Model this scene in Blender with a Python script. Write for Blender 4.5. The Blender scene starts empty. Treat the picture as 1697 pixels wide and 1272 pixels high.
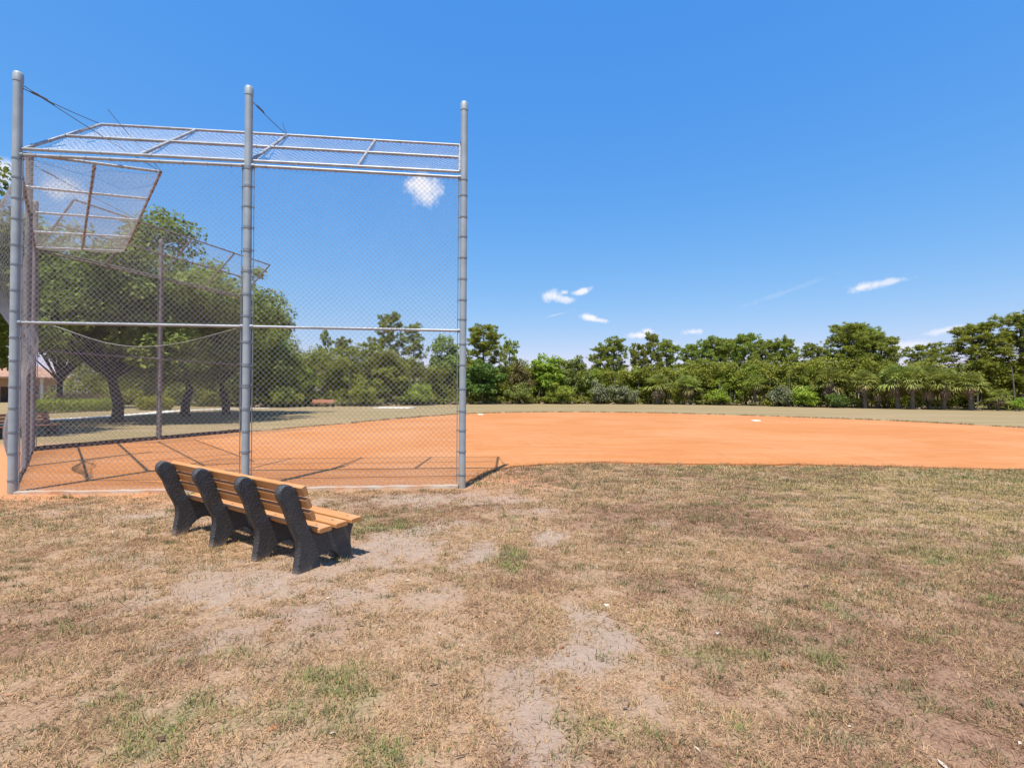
import bpy, math, random
import numpy as np
from mathutils import Vector, Matrix

sc = bpy.context.scene
COL = sc.collection
R = math.radians

# ------------------------------------------------------------------ camera
cam_data = bpy.data.cameras.new('camera')
cam = bpy.data.objects.new('camera', cam_data)
COL.objects.link(cam)
cam_data.sensor_fit = 'HORIZONTAL'
cam_data.sensor_width = 36.0
cam_data.lens = 36.0 * 800 / 1697
cam_data.shift_y = 0.005
cam_data.clip_start = 0.05
cam_data.clip_end = 5000
_p, _r = R(0.5), R(0.3)
_F = Vector((0, math.cos(_p), math.sin(_p)))
_X = Vector((1, 0, 0)); _U = _X.cross(_F)
_X2 = _X * math.cos(_r) + _U * math.sin(_r)
_U2 = _X2.cross(_F)
M = Matrix((_X2, _U2, -_F)).transposed().to_4x4()
M.translation = (0, 0, 1.65)
cam.matrix_world = M
sc.camera = cam

# ------------------------------------------------------------------ sun, sky, exposure
SUN_EL, SUN_AZ = 68.3, -163.8          # azimuth from +Y towards +X
sun_data = bpy.data.lights.new('sun', 'SUN')
sun_data.energy = 4.2
sun_data.angle = R(0.53)
sun_data.color = (1.0, 0.95, 0.87)
sun = bpy.data.objects.new('sun', sun_data)
COL.objects.link(sun)
_s = Vector((math.sin(R(SUN_AZ)) * math.cos(R(SUN_EL)), math.cos(R(SUN_AZ)) * math.cos(R(SUN_EL)), math.sin(R(SUN_EL))))
sun.rotation_euler = _s.to_track_quat('Z', 'Y').to_euler()
sun.location = (-10, -20, 40)

world = bpy.data.worlds.new('World')
sc.world = world
world.use_nodes = True
WN = world.node_tree
WN.nodes.clear()


def wnode(kind, **kw):
    n = WN.nodes.new(kind)
    for k, v in kw.items():
        setattr(n, k, v)
    return n


def wmath(op, a, b=None, clamp=False):
    n = wnode('ShaderNodeMath', operation=op, use_clamp=clamp)
    for i, v in enumerate((a, b)):
        if v is None:
            continue
        if isinstance(v, (int, float)):
            n.inputs[i].default_value = v
        else:
            WN.links.new(v, n.inputs[i])
    return n.outputs[0]


sky = wnode('ShaderNodeTexSky')
sky.sky_type = 'NISHITA'
sky.sun_disc = False
sky.sun_elevation = R(SUN_EL)
sky.sun_rotation = R(SUN_AZ)
sky.altitude = 0
sky.air_density = 1.0
sky.dust_density = 0.3
sky.ozone_density = 2.2
wb = wnode('ShaderNodeBackground')
wb.inputs['Strength'].default_value = 0.12
wo = wnode('ShaderNodeOutputWorld')
# one even tone curve over the whole sky: the deep, clear blue of the photograph
sepc = wnode('ShaderNodeSeparateColor')
WN.links.new(sky.outputs[0], sepc.inputs[0])
hs = wnode('ShaderNodeCombineColor')
for i_, (gain, ref, gam) in enumerate(((.039, .098, 1.30), (.188, .195, .64), (.512, .392, .18))):
    q_ = wmath('POWER', wmath('MULTIPLY', sepc.outputs[i_], .12 / ref), gam)
    WN.links.new(wmath('MULTIPLY', q_, gain / .12), hs.inputs[i_])

tc = wnode('ShaderNodeTexCoord')
sep = wnode('ShaderNodeSeparateXYZ')
WN.links.new(tc.outputs['Generated'], sep.inputs[0])
az = wmath('MULTIPLY', wmath('ARCTAN2', sep.outputs[0], sep.outputs[1]), 57.29578)
el = wmath('MULTIPLY', wmath('ARCSINE', sep.outputs[2]), 57.29578)
nz = wnode('ShaderNodeTexNoise')
nz.inputs['Scale'].default_value = 42
nz.inputs['Detail'].default_value = 6
nz.inputs['Roughness'].default_value = 0.6
WN.links.new(tc.outputs['Generated'], nz.inputs['Vector'])
pert = wmath('MULTIPLY', wmath('SUBTRACT', nz.outputs[0], 0.5), 2.0)
# small fair-weather clouds: azimuth, elevation, half widths (degrees), tilt, opacity
CLOUDS = [
    (4.9, 11.35, 1.9, 0.85, -8, .95), (6.3, 11.0, 1.7, .6, 0, .75), (7.9, 11.8, 1.7, .5, 12, .95), (6.2, 11.8, .7, .45, 0, .85),
    (9.0, 8.9, 1.6, .55, -12, 1.0), (10.1, 8.55, 1.5, .4, -8, .8),
    (15.1, 6.75, 2.1, .5, 0, .95), (15.6, 7.1, 1.0, .5, 0, .9),
    (20.5, 6.9, 1.3, .4, 0, .8), (17.8, 5.6, 1.4, .5, 0, .5),
    (36.1, 10.25, 2.0, .55, 8, .9), (38.2, 10.5, 1.9, .35, 5, .65),
    (-10.7, 22.8, 2.6, 2.3, -10, .95), (-10.2, 21.9, 1.9, 1.6, 0, .8),
    (42.2, 5.8, 2.3, .45, 10, .7), (39.4, 4.5, 2.6, .7, 0, .75), (24.5, 5.2, 1.8, .6, 0, .6), (30.0, 5.0, 1.5, .4, 0, .45),
    (-47.3, 17.3, 2.6, 1.6, 0, .85), (-43.2, 17.0, 2.6, 1.4, 0, .55),
    (5.2, 9.25, 2.6, .12, 14, .30), (29.5, 10.5, 5.5, .35, 16, .10),
    (-75, 9, 4, 1.0, 0, .8), (70, 7, 4, .8, 0, .8), (110, 14, 4, 1.2, 0, .8), (170, 10, 5, 1.1, 0, .8), (-130, 12, 4, 1.0, 0, .8),
]
tot = None
for a0, e0, sa, se, tilt, op in CLOUDS:
    da = wmath('SUBTRACT', az, a0); de = wmath('SUBTRACT', el, e0)
    c, s_ = math.cos(R(tilt)), math.sin(R(tilt))
    u = wmath('ADD', wmath('MULTIPLY', da, c / sa), wmath('MULTIPLY', de, s_ / sa))
    v = wmath('ADD', wmath('MULTIPLY', da, -s_ / se), wmath('MULTIPLY', de, c / se))
    d = wmath('SQRT', wmath('ADD', wmath('MULTIPLY', u, u), wmath('MULTIPLY', v, v)))
    d = wmath('ADD', d, pert)
    mr = wnode('ShaderNodeMapRange', interpolation_type='SMOOTHSTEP')
    mr.inputs['From Min'].default_value = 1.0
    mr.inputs['From Max'].default_value = 0.1
    mr.inputs['To Min'].default_value = 0.0
    mr.inputs['To Max'].default_value = op
    WN.links.new(d, mr.inputs['Value'])
    tot = mr.outputs[0] if tot is None else wmath('MAXIMUM', tot, mr.outputs[0])
mx = wnode('ShaderNodeMix', data_type='RGBA')
WN.links.new(tot, mx.inputs['Factor'])
WN.links.new(hs.outputs[0], mx.inputs['A'])
mx.inputs['B'].default_value = (4.9, 4.9, 5.2, 1)
WN.links.new(mx.outputs['Result'], wb.inputs['Color'])
WN.links.new(wb.outputs[0], wo.inputs[0])

sc.view_settings.view_transform = 'Standard'
sc.view_settings.look = 'None'
sc.view_settings.exposure = 0.72
sc.view_settings.gamma = 1.0
sc.view_settings.use_curve_mapping = False
sc.cycles.use_denoising = True
sc.cycles.max_bounces = 6
sc.cycles.transparent_max_bounces = 4
sc.cycles.use_adaptive_sampling = False
sc.render.filter_size = 1.2 if hasattr(sc.render, 'filter_size') else 1.5

rng = np.random.default_rng(7)
random.seed(7)


# ------------------------------------------------------------------ materials
def new_mat(name):
    m = bpy.data.materials.new(name)
    m.use_nodes = True
    nt = m.node_tree
    nt.nodes.clear()
    out = nt.nodes.new('ShaderNodeOutputMaterial')
    b = nt.nodes.new('ShaderNodeBsdfPrincipled')
    nt.links.new(b.outputs[0], out.inputs[0])
    return m, nt, b, out


def setv(nt, sock, v):
    if isinstance(v, bpy.types.NodeSocket):
        nt.links.new(v, sock)
    elif isinstance(v, (tuple, list)) and len(v) == 3 and sock.type == 'RGBA':
        sock.default_value = (*v, 1)
    else:
        sock.default_value = v


def noise(nt, scale, detail=4, rough=.55, vec=None, dist=0.0):
    n = nt.nodes.new('ShaderNodeTexNoise')
    n.inputs['Scale'].default_value = scale
    n.inputs['Detail'].default_value = detail
    n.inputs['Roughness'].default_value = rough
    n.inputs['Distortion'].default_value = dist
    if vec is not None:
        nt.links.new(vec, n.inputs['Vector'])
    return n.outputs[0]


def coords(nt, kind='Object', scale=(1, 1, 1)):
    t = nt.nodes.new('ShaderNodeTexCoord')
    if scale == (1, 1, 1):
        return t.outputs[kind]
    mp = nt.nodes.new('ShaderNodeMapping')
    mp.inputs['Scale'].default_value = scale
    nt.links.new(t.outputs[kind], mp.inputs[0])
    return mp.outputs[0]


def world_pos(nt, scale=(1, 1, 1)):
    g = nt.nodes.new('ShaderNodeNewGeometry')
    mp = nt.nodes.new('ShaderNodeMapping')
    mp.inputs['Scale'].default_value = scale
    nt.links.new(g.outputs['Position'], mp.inputs[0])
    return mp.outputs[0]


def mixc(nt, f, a, b, mode='MIX'):
    m = nt.nodes.new('ShaderNodeMix')
    m.data_type = 'RGBA'
    m.blend_type = mode
    setv(nt, m.inputs['Factor'], f)
    setv(nt, m.inputs['A'], a)
    setv(nt, m.inputs['B'], b)
    return m.outputs['Result']


def ramp(nt, v, lo, hi, a=0.0, b=1.0):
    m = nt.nodes.new('ShaderNodeMapRange')
    m.interpolation_type = 'SMOOTHSTEP'
    setv(nt, m.inputs['Value'], v)
    m.inputs['From Min'].default_value = lo
    m.inputs['From Max'].default_value = hi
    m.inputs['To Min'].default_value = a
    m.inputs['To Max'].default_value = b
    return m.outputs[0]


def mth(nt, op, a, b=0.0):
    m = nt.nodes.new('ShaderNodeMath')
    m.operation = op
    setv(nt, m.inputs[0], a)
    setv(nt, m.inputs[1], b)
    return m.outputs[0]


def bump(nt, b, h, strength=.3, dist=.02):
    n = nt.nodes.new('ShaderNodeBump')
    n.inputs['Strength'].default_value = strength
    n.inputs['Distance'].default_value = dist
    nt.links.new(h, n.inputs['Height'])
    nt.links.new(n.outputs[0], b.inputs['Normal'])


def attr(nt, name, out='Fac'):
    a = nt.nodes.new('ShaderNodeAttribute')
    a.attribute_name = name
    return a.outputs[out]


def simple(name, col, col2=None, rough=.6, metal=0.0, scale=8, bumpv=0.0, bscale=60, lo=.35, hi=.65, spec=.4, bdist=.01):
    m, nt, b, o = new_mat(name)
    c = coords(nt)
    base = col
    if col2:
        base = mixc(nt, ramp(nt, noise(nt, scale, 6, .6, c), lo, hi), col, col2)
    setv(nt, b.inputs['Base Color'], base)
    b.inputs['Roughness'].default_value = rough
    b.inputs['Metallic'].default_value = metal
    b.inputs['Specular IOR Level'].default_value = spec
    if bumpv:
        bump(nt, b, noise(nt, bscale, 4, .6, c), bumpv, bdist)
    return m


def leaf_mat(name, dark, light, trans=.3, rough=.65):
    m, nt, b, out = new_mat(name)
    oi = nt.nodes.new('ShaderNodeObjectInfo')
    v = attr(nt, 'v')
    c = mixc(nt, v, dark, light)
    h = nt.nodes.new('ShaderNodeHueSaturation')
    setv(nt, h.inputs['Hue'], ramp(nt, oi.outputs['Random'], 0, 1, .485, .512))
    setv(nt, h.inputs['Value'], ramp(nt, oi.outputs['Random'], 0, 1, .88, 1.12))
    nt.links.new(c, h.inputs['Color'])
    nt.links.new(h.outputs[0], b.inputs['Base Color'])
    b.inputs['Roughness'].default_value = rough
    b.inputs['Specular IOR Level'].default_value = .25
    t = nt.nodes.new('ShaderNodeBsdfTranslucent')
    nt.links.new(h.outputs[0], t.inputs[0])
    ms = nt.nodes.new('ShaderNodeMixShader')
    ms.inputs[0].default_value = trans
    nt.links.new(b.outputs[0], ms.inputs[1])
    nt.links.new(t.outputs[0], ms.inputs[2])
    nt.links.new(ms.outputs[0], out.inputs[0])
    return m


MAT = {}
MAT['post'] = simple('galvanised_post', (.33, .37, .39), (.27, .305, .325), .55, .12, 3, .08, 90)
_nt = MAT['post'].node_tree; _b = [n for n in _nt.nodes if n.type == 'BSDF_PRINCIPLED'][0]
_old = _b.inputs['Base Color'].links[0].from_socket
_wp = world_pos(_nt); _sp = _nt.nodes.new('ShaderNodeSeparateXYZ'); _nt.links.new(_wp, _sp.inputs[0])
_low = ramp(_nt, mth(_nt, 'ADD', _sp.outputs[2], mth(_nt, 'MULTIPLY', noise(_nt, 3, 4, .6, _wp), 1.2)), 1.25, .55, 0, .55)
_c = mixc(_nt, _low, _old, (.36, .30, .23))
_c = mixc(_nt, ramp(_nt, noise(_nt, 2.2, 6, .7, world_pos(_nt, (6, 6, 1))), .58, .75, 0, .45), _c, (.22, .20, .18))
_nt.links.new(_c, _b.inputs['Base Color'])
MAT['rail'] = simple('galvanised_rail', (.38, .39, .405), (.30, .31, .325), .5, .3, 5, .06, 90)
MAT['old'] = simple('weathered_steel', (.20, .190, .185), (.155, .125, .115), .65, .05, 6, .15, 80)
MAT['brownsteel'] = simple('brown_steel', (.17, .085, .06), (.30, .24, .22), .7, .1, 7, .2, 80, .5, .72)  # brown mottled with paler grey-brown, for the centre hood rails
MAT['wire'] = simple('mesh_wire', (.54, .54, .54), (.45, .44, .435), .5, .3, 2)
MAT['oldwire'] = simple('dull_mesh_wire', (.46, .45, .44), (.38, .36, .35), .55, .25, 2)
MAT['band'] = simple('tension_band_steel', (.27, .30, .32), (.21, .23, .25), .5, .4, 9)
MAT['cable'] = simple('dark_cable', (.09, .10, .12), None, .5, .4)
MAT['concrete'] = simple('pale_concrete', (.45, .38, .30), (.46, .25, .14), .9, 0, 2.2, .5, 40)
MAT['darkbrown'] = simple('dark_brown', (.07, .05, .04), (.12, .08, .055), .9, 0, 5, .4, 30)  # plain dark brown, for the base strips and the house door
MAT['slat'] = None
MAT['bark'] = simple('brown_bark', (.085, .068, .052), (.05, .04, .032), .95, 0, 6, .7, 12, bdist=.05)
MAT['pinebark'] = simple('pine_bark', (.16, .125, .10), (.09, .07, .06), .95, 0, 5, .7, 10, bdist=.05)
MAT['palmbark'] = simple('palm_bark', (.20, .165, .13), (.10, .08, .06), .95, 0, 9, .8, 14, bdist=.05)
MAT['stem'] = simple('grey_stem', (.19, .17, .145), (.10, .09, .075), .9, 0, 6)

# composite-lumber slats
m, nt, b, o = new_mat('tan_lumber')
cc = coords(nt, 'Object', (1.5, 40, 40))
g1 = ramp(nt, noise(nt, 2.0, 5, .6, cc), .3, .7)
c = mixc(nt, g1, (.44, .19, .058), (.54, .25, .085))
c = mixc(nt, ramp(nt, noise(nt, 3.5, 5, .65, coords(nt)), .48, .75, 0, .5), c, (.56, .36, .20))
c = mixc(nt, ramp(nt, noise(nt, 9, 5, .7, coords(nt)), .60, .78, 0, .5), c, (.30, .14, .055))
setv(nt, b.inputs['Base Color'], c)
b.inputs['Roughness'].default_value = .62
bump(nt, b, noise(nt, 3, 4, .6, cc), .15, .004)
MAT['slat'] = m
m, nt, b, o = new_mat('reddish_lumber')
setv(nt, b.inputs['Base Color'], mixc(nt, noise(nt, 2, 4, .6, coords(nt, 'Object', (1.5, 30, 30))), (.38, .135, .065), (.48, .195, .10)))
b.inputs['Roughness'].default_value = .65
MAT['redslat'] = m

# pebbled black cast supports
m, nt, b, o = new_mat('pebbled_black_casting')
cc = coords(nt)
c = mixc(nt, ramp(nt, noise(nt, 9, 6, .7, cc), .40, .75), (.038, .039, .042), (.062, .063, .066))
c = mixc(nt, ramp(nt, noise(nt, 45, 4, .7, cc), .66, .80, 0, .16), c, (.15, .14, .13))
c = mixc(nt, ramp(nt, noise(nt, 2.5, 4, .6, cc), .55, .75, 0, .3), c, (.11, .095, .08))
sp = nt.nodes.new('ShaderNodeSeparateXYZ'); nt.links.new(cc, sp.inputs[0])
foot = mth(nt, 'ADD', sp.outputs[2], mth(nt, 'MULTIPLY', noise(nt, 12, 4, .6, cc), .16))
c = mixc(nt, ramp(nt, foot, .16, .07, 0, .75), c, (.24, .175, .135))       # splashed sand at the feet
setv(nt, b.inputs['Base Color'], c)
b.inputs['Roughness'].default_value = .5
b.inputs['Specular IOR Level'].default_value = .55
bump(nt, b, noise(nt, 62, 3, .55, cc), .8, .02)
MAT['black'] = m

# clay infield
m, nt, b, o = new_mat('orange_clay')
wp = world_pos(nt)
big = noise(nt, .16, 4, .55, wp, .6)
mid = noise(nt, 1.3, 5, .6, wp)
# raked streaks: concentric drag-mat arcs around home plate
sepn = nt.nodes.new('ShaderNodeSeparateXYZ'); nt.links.new(wp, sepn.inputs[0])
hx = mth(nt, 'ADD', sepn.outputs[0], 7.0); hy = mth(nt, 'SUBTRACT', sepn.outputs[1], 15.0)
rad = mth(nt, 'SQRT', mth(nt, 'ADD', mth(nt, 'MULTIPLY', hx, hx), mth(nt, 'MULTIPLY', hy, hy)))
ang = mth(nt, 'ARCTAN2', hx, hy)
cmb = nt.nodes.new('ShaderNodeCombineXYZ')
nt.links.new(mth(nt, 'MULTIPLY', rad, 5.0), cmb.inputs[0]); nt.links.new(mth(nt, 'MULTIPLY', ang, 2.5), cmb.inputs[1])
streak = noise(nt, 1.0, 5, .65, cmb.outputs[0], .4)
wp2 = world_pos(nt, (.25, 3.2, 1))
streak2 = noise(nt, 1.0, 4, .65, wp2, .5)
c = mixc(nt, ramp(nt, big, .35, .68), (.455, .176, .052), (.505, .230, .092))
c = mixc(nt, ramp(nt, streak, .42, .66, 0, .5), c, (.44, .166, .054))
c = mixc(nt, ramp(nt, streak2, .45, .68, 0, .55), c, (.520, .268, .135))
c = mixc(nt, ramp(nt, mid, .50, .75, 0, .5), c, (.40, .140, .043))
c = mixc(nt, ramp(nt, noise(nt, 4.5, 4, .7, wp, 1.0), .60, .72, 0, .4), c, (.37, .128, .040))
c = mixc(nt, ramp(nt, noise(nt, 30, 4, .6, wp), .3, .8, 0, .25), c, (.40, .135, .048))
setv(nt, b.inputs['Base Color'], c)
b.inputs['Roughness'].default_value = .95
b.inputs['Specular IOR Level'].default_value = .15
bump(nt, b, mth(nt, 'ADD', mth(nt, 'ADD', mth(nt, 'MULTIPLY', streak, 1.0), noise(nt, 5, 3, .6, wp)), mth(nt, 'MULTIPLY', noise(nt, 22, 4, .6, wp), .5)), .5, .035)
MAT['clay'] = m

# dry ground: sand, straw thatch, brown thatch, green, clay dust from vertex attributes
m, nt, b, o = new_mat('dry_ground')
wp = world_pos(nt)
fine = noise(nt, 55, 5, .7, wp)
fine2 = noise(nt, 17, 5, .7, wp)
low = noise(nt, .22, 4, .6, wp)
thatch = mixc(nt, ramp(nt, fine, .3, .7), (.26, .162, .100), (.46, .305, .188))
brown = mixc(nt, ramp(nt, fine, .3, .7), (.18, .102, .066), (.36, .215, .135))
green = mixc(nt, ramp(nt, fine, .3, .7), (.16, .14, .06), (.30, .26, .13))
sandc = mixc(nt, ramp(nt, fine2, .3, .75), (.385, .290, .225), (.30, .213, .158))
sandc = mixc(nt, ramp(nt, fine, .56, .72, 0, .55), sandc, (.24, .165, .115))
dust = mixc(nt, ramp(nt, fine2, .3, .75), (.60, .27, .125), (.48, .215, .10))
farc = mixc(nt, ramp(nt, noise(nt, 1.0, 5, .65, world_pos(nt, (.045, .38, 1)), .6), .36, .64), (.325, .232, .124), (.245, .188, .084))
farc = mixc(nt, ramp(nt, noise(nt, .8, 5, .65, wp), .4, .75, 0, .45), farc, (.31, .235, .14))
farc = mixc(nt, ramp(nt, noise(nt, 3.0, 5, .7, world_pos(nt, (.35, 1.0, 1))), .45, .75, 0, .5), farc, (.17, .135, .07))
farc = mixc(nt, ramp(nt, fine2, .35, .75, 0, .35), farc, (.19, .15, .08))
c = mixc(nt, attr(nt, 'dark'), thatch, brown)
c = mixc(nt, attr(nt, 'green'), c, green)
c = mixc(nt, attr(nt, 'far'), c, farc)
c = mixc(nt, attr(nt, 'sand'), c, sandc)
c = mixc(nt, attr(nt, 'tint'), c, dust)
setv(nt, b.inputs['Base Color'], c)
b.inputs['Roughness'].default_value = .95
b.inputs['Specular IOR Level'].default_value = .1
bump(nt, b, mth(nt, 'MULTIPLY', mth(nt, 'ADD', fine, mth(nt, 'MULTIPLY', fine2, .8)), mth(nt, 'SUBTRACT', 1.0, mth(nt, 'MULTIPLY', attr(nt, 'far'), .85))), .6, .025)
MAT['ground'] = m

# grass blades take their own colour
m, nt, b, out = new_mat('grass_blades')
cblade = attr(nt, 'Col', 'Color')
nt.links.new(cblade, b.inputs['Base Color'])
b.inputs['Roughness'].default_value = .7
b.inputs['Specular IOR Level'].default_value = .2
t = nt.nodes.new('ShaderNodeBsdfTranslucent'); nt.links.new(cblade, t.inputs[0])
ms = nt.nodes.new('ShaderNodeMixShader'); ms.inputs[0].default_value = .25
nt.links.new(b.outputs[0], ms.inputs[1]); nt.links.new(t.outputs[0], ms.inputs[2])
nt.links.new(ms.outputs[0], out.inputs[0])
MAT['blade'] = m

LM = {
    'oak': leaf_mat('oak_leaves', (0.106, 0.151, 0.028), (0.318, 0.385, 0.075), 0.4),
    'pine': leaf_mat('pine_needles', (0.140, 0.189, 0.026), (0.447, 0.481, 0.078), 0.42),
    'pine2': leaf_mat('yellowish_pine_needles', (.140, .175, .028), (.420, .460, .090), 0.42),
    'olive': leaf_mat('olive_leaves', (0.131, 0.172, 0.025), (0.399, 0.435, 0.064), 0.4),
    'pale': leaf_mat('pale_green_leaves', (0.135, 0.185, 0.042), (0.335, 0.400, 0.100), 0.38),
    'bright': leaf_mat('bright_green_leaves', (0.138, 0.220, 0.024), (0.401, 0.506, 0.060), 0.42),
    'dark': leaf_mat('dark_green_leaves', (0.066, 0.121, 0.024), (0.198, 0.276, 0.058), 0.35),
    'brown': leaf_mat('brownish_leaves', (0.122, 0.110, 0.037), (0.256, 0.220, 0.073), .25),
    'grey': leaf_mat('grey_green_leaves', (0.130, 0.145, 0.074), (0.259, 0.275, 0.141), .2),
    'yellow': leaf_mat('yellow_green_leaves', (.20, .22, .02), (.42, .40, .05), .3),
    'palm': leaf_mat('palm_leaves', (0.158, 0.191, 0.039), (0.438, 0.469, 0.110), 0.35, .5),
    'yfrond': leaf_mat('yellowing_fronds', (.20, .19, .05), (.40, .36, .10), .25),
    'dead': leaf_mat('dead_fronds', (.16, .10, .06), (.40, .29, .20), .15),
    'tan': leaf_mat('tan_grass', (.30, .20, .10), (.46, .33, .18), .25),
}


# ------------------------------------------------------------------ mesh helpers
class MB:
    """collects boxes, tubes and polygons; build() links them as one mesh object"""
    def __init__(self):
        self.v = []; self.f = []

    def add(self, vs, fs):
        n = len(self.v)
        self.v.extend([tuple(p) for p in vs])
        self.f.extend([tuple(i + n for i in f) for f in fs])
        return self

    def box(self, lo, hi, mat=None):
        x0, y0, z0 = lo; x1, y1, z1 = hi
        vs = [(x0, y0, z0), (x1, y0, z0), (x1, y1, z0), (x0, y1, z0), (x0, y0, z1), (x1, y0, z1), (x1, y1, z1), (x0, y1, z1)]
        if mat:
            vs = [tuple(mat @ Vector(p)) for p in vs]
        return self.add(vs, [(0, 3, 2, 1), (4, 5, 6, 7), (0, 1, 5, 4), (1, 2, 6, 5), (2, 3, 7, 6), (3, 0, 4, 7)])

    def tube(self, pts, rad, n=8, caps=True):
        pts = [Vector(p) for p in pts]
        if isinstance(rad, (int, float)):
            rad = [rad] * len(pts)
        vs, fs = [], []
        for i, p in enumerate(pts):
            d = (pts[min(i + 1, len(pts) - 1)] - pts[max(i - 1, 0)]).normalized()
            ref = Vector((0, 0, 1)) if abs(d.z) < .9 else Vector((1, 0, 0))
            a = d.cross(ref).normalized(); bb = d.cross(a)
            for k in range(n):
                t = 2 * math.pi * k / n
                vs.append(p + a * (math.cos(t) * rad[i]) + bb * (math.sin(t) * rad[i]))
        for i in range(len(pts) - 1):
            for k in range(n):
                q = (k + 1) % n
                fs.append((i * n + k, i * n + q, (i + 1) * n + q, (i + 1) * n + k))
        if caps:                                  # caps have vertices of their own, so the sides shade evenly
            m0 = len(vs); e0 = (len(pts) - 1) * n
            vs += [vs[k] for k in range(n)] + [vs[e0 + k] for k in range(n)]
            fs.append(tuple(m0 + k for k in reversed(range(n))))
            fs.append(tuple(m0 + n + k for k in range(n)))
        return self.add(vs, fs)

    def mesh(self, name):
        me = bpy.data.meshes.new(name)
        me.from_pydata(self.v, [], self.f)
        me.validate()
        return me

    def build(self, name, mat, parent=None, smooth=False, loc=None):
        me = self.mesh(name)
        if smooth:
            smooth_sides(me)
        return link(name, me, mat, parent, loc)


def smooth_sides(me):
    me.polygons.foreach_set('use_smooth', [len(p.vertices) <= 4 for p in me.polygons])


def link(name, me, mat, parent=None, loc=None):
    if mat and not me.materials:
        me.materials.append(mat)
    o = bpy.data.objects.new(name, me)
    COL.objects.link(o)
    if parent:
        o.parent = parent
    if loc is not None:
        o.location = loc
    return o


def tag(o, label=None, cat=None, group=None, kind=None):
    if label: o['label'] = label
    if cat: o['category'] = cat
    if group: o['group'] = group
    if kind: o['kind'] = kind
    return o


def empty(name, loc=(0, 0, 0), rz=0.0):
    o = bpy.data.objects.new(name, None)
    COL.objects.link(o)
    o.location = loc
    o.rotation_euler = (0, 0, rz)
    o.empty_display_size = .2
    return o


def copy_tree(o, parent=None):
    c = o.copy()
    COL.objects.link(c)
    c.parent = parent
    for ch in list(o.children):
        copy_tree(ch, c)
    return c


def mesh_np(name, V, F, attrs=None, smooth=False):
    """fast mesh from numpy vertices and equal-sized faces"""
    me = bpy.data.meshes.new(name)
    V = np.asarray(V, np.float32); F = np.asarray(F, np.int32)
    k = F.shape[1]
    me.vertices.add(len(V)); me.vertices.foreach_set('co', V.ravel())
    me.loops.add(F.size); me.loops.foreach_set('vertex_index', F.ravel())
    me.polygons.add(len(F))
    me.polygons.foreach_set('loop_start', np.arange(0, F.size, k, dtype=np.int32))
    if smooth:
        me.polygons.foreach_set('use_smooth', np.ones(len(F), bool))
    me.update(calc_edges=True)
    for n, a in (attrs or {}).items():
        a = np.asarray(a, np.float32)
        if a.ndim == 2:
            at = me.attributes.new(n, 'FLOAT_COLOR', 'POINT'); at.data.foreach_set('color', a.ravel())
        else:
            at = me.attributes.new(n, 'FLOAT', 'POINT'); at.data.foreach_set('value', a)
    return me


def unit(a):
    return a / np.maximum(np.linalg.norm(a, axis=-1, keepdims=True), 1e-9)


def hash2(ix, iy, seed):
    h = (ix.astype(np.int64) * 374761393 + iy.astype(np.int64) * 668265263 + seed * 982451653) & 0xffffffff
    h = ((h ^ (h >> 13)) * 1274126177) & 0xffffffff
    return ((h ^ (h >> 16)) & 0xffff) / 65535.0


def vnoise(x, y, seed=0):
    x = np.asarray(x, float); y = np.asarray(y, float)
    ix = np.floor(x); iy = np.floor(y); fx = x - ix; fy = y - iy
    fx = fx * fx * (3 - 2 * fx); fy = fy * fy * (3 - 2 * fy)
    a = hash2(ix, iy, seed); b_ = hash2(ix + 1, iy, seed); c_ = hash2(ix, iy + 1, seed); d_ = hash2(ix + 1, iy + 1, seed)
    return (a * (1 - fx) + b_ * fx) * (1 - fy) + (c_ * (1 - fx) + d_ * fx) * fy


def fbm(x, y, seed=0, oct=4):
    s, a, t = 0, 1, 0
    for i in range(oct):
        s = s + a * vnoise(x * 2 ** i, y * 2 ** i, seed + i * 17); t += a; a *= .55
    return s / t


def sstep(a, b_, x):
    t = np.clip((x - a) / (b_ - a), 0, 1)
    return t * t * (3 - 2 * t)


def in_poly(px, py, poly):
    ins = np.zeros(px.shape, bool)
    n = len(poly)
    for i in range(n):
        x0, y0 = poly[i]; x1, y1 = poly[(i + 1) % n]
        c_ = ((y0 > py) != (y1 > py)) & (px < (x1 - x0) * (py - y0) / (y1 - y0 + 1e-12) + x0)
        ins ^= c_
    return ins


# ------------------------------------------------------------------ layout in metres (x right, y away, camera at the origin)
P1, P2, P3 = (-8.10, 7.85), (-4.51, 8.19), (-.88, 8.60)          # near wing posts
PM, PE = (-10.59, 10.53), (-13.10, 13.20)                          # centre panel posts
F1, F2 = (-12.05, 16.50), (-11.10, 19.90)                          # far wing posts
MID_Z, TOP_Z, POST_Z = 2.76, 5.50, 6.85

soft = [(-.76, 8.66), (-.62, 9.5), (-.14, 10.95), (.74, 11.37), (1.62, 11.58), (3.67, 11.66), (6.48, 11.48), (9.19, 11.29), (11.67, 11.0), (16, 10.5),
        (21, 11.5), (25, 16.5), (26.5, 22), (26.4, 24.9), (26.06, 27.75), (24.94, 30.63), (22.96, 33.31), (20.12, 36.46), (17.23, 39.2), (13.1, 41.64),
        (9.3, 43.0), (5.5, 43.29), (1.14, 42.03), (-2.39, 39.67), (-4.33, 37.18), (-6.14, 33.17), (-7.7, 29.0), (-8.96, 24.9), (-10.85, 20.0)]
hard = [F2, F1, PE, PM, P1, P2, (-.86, 8.56)]


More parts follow.
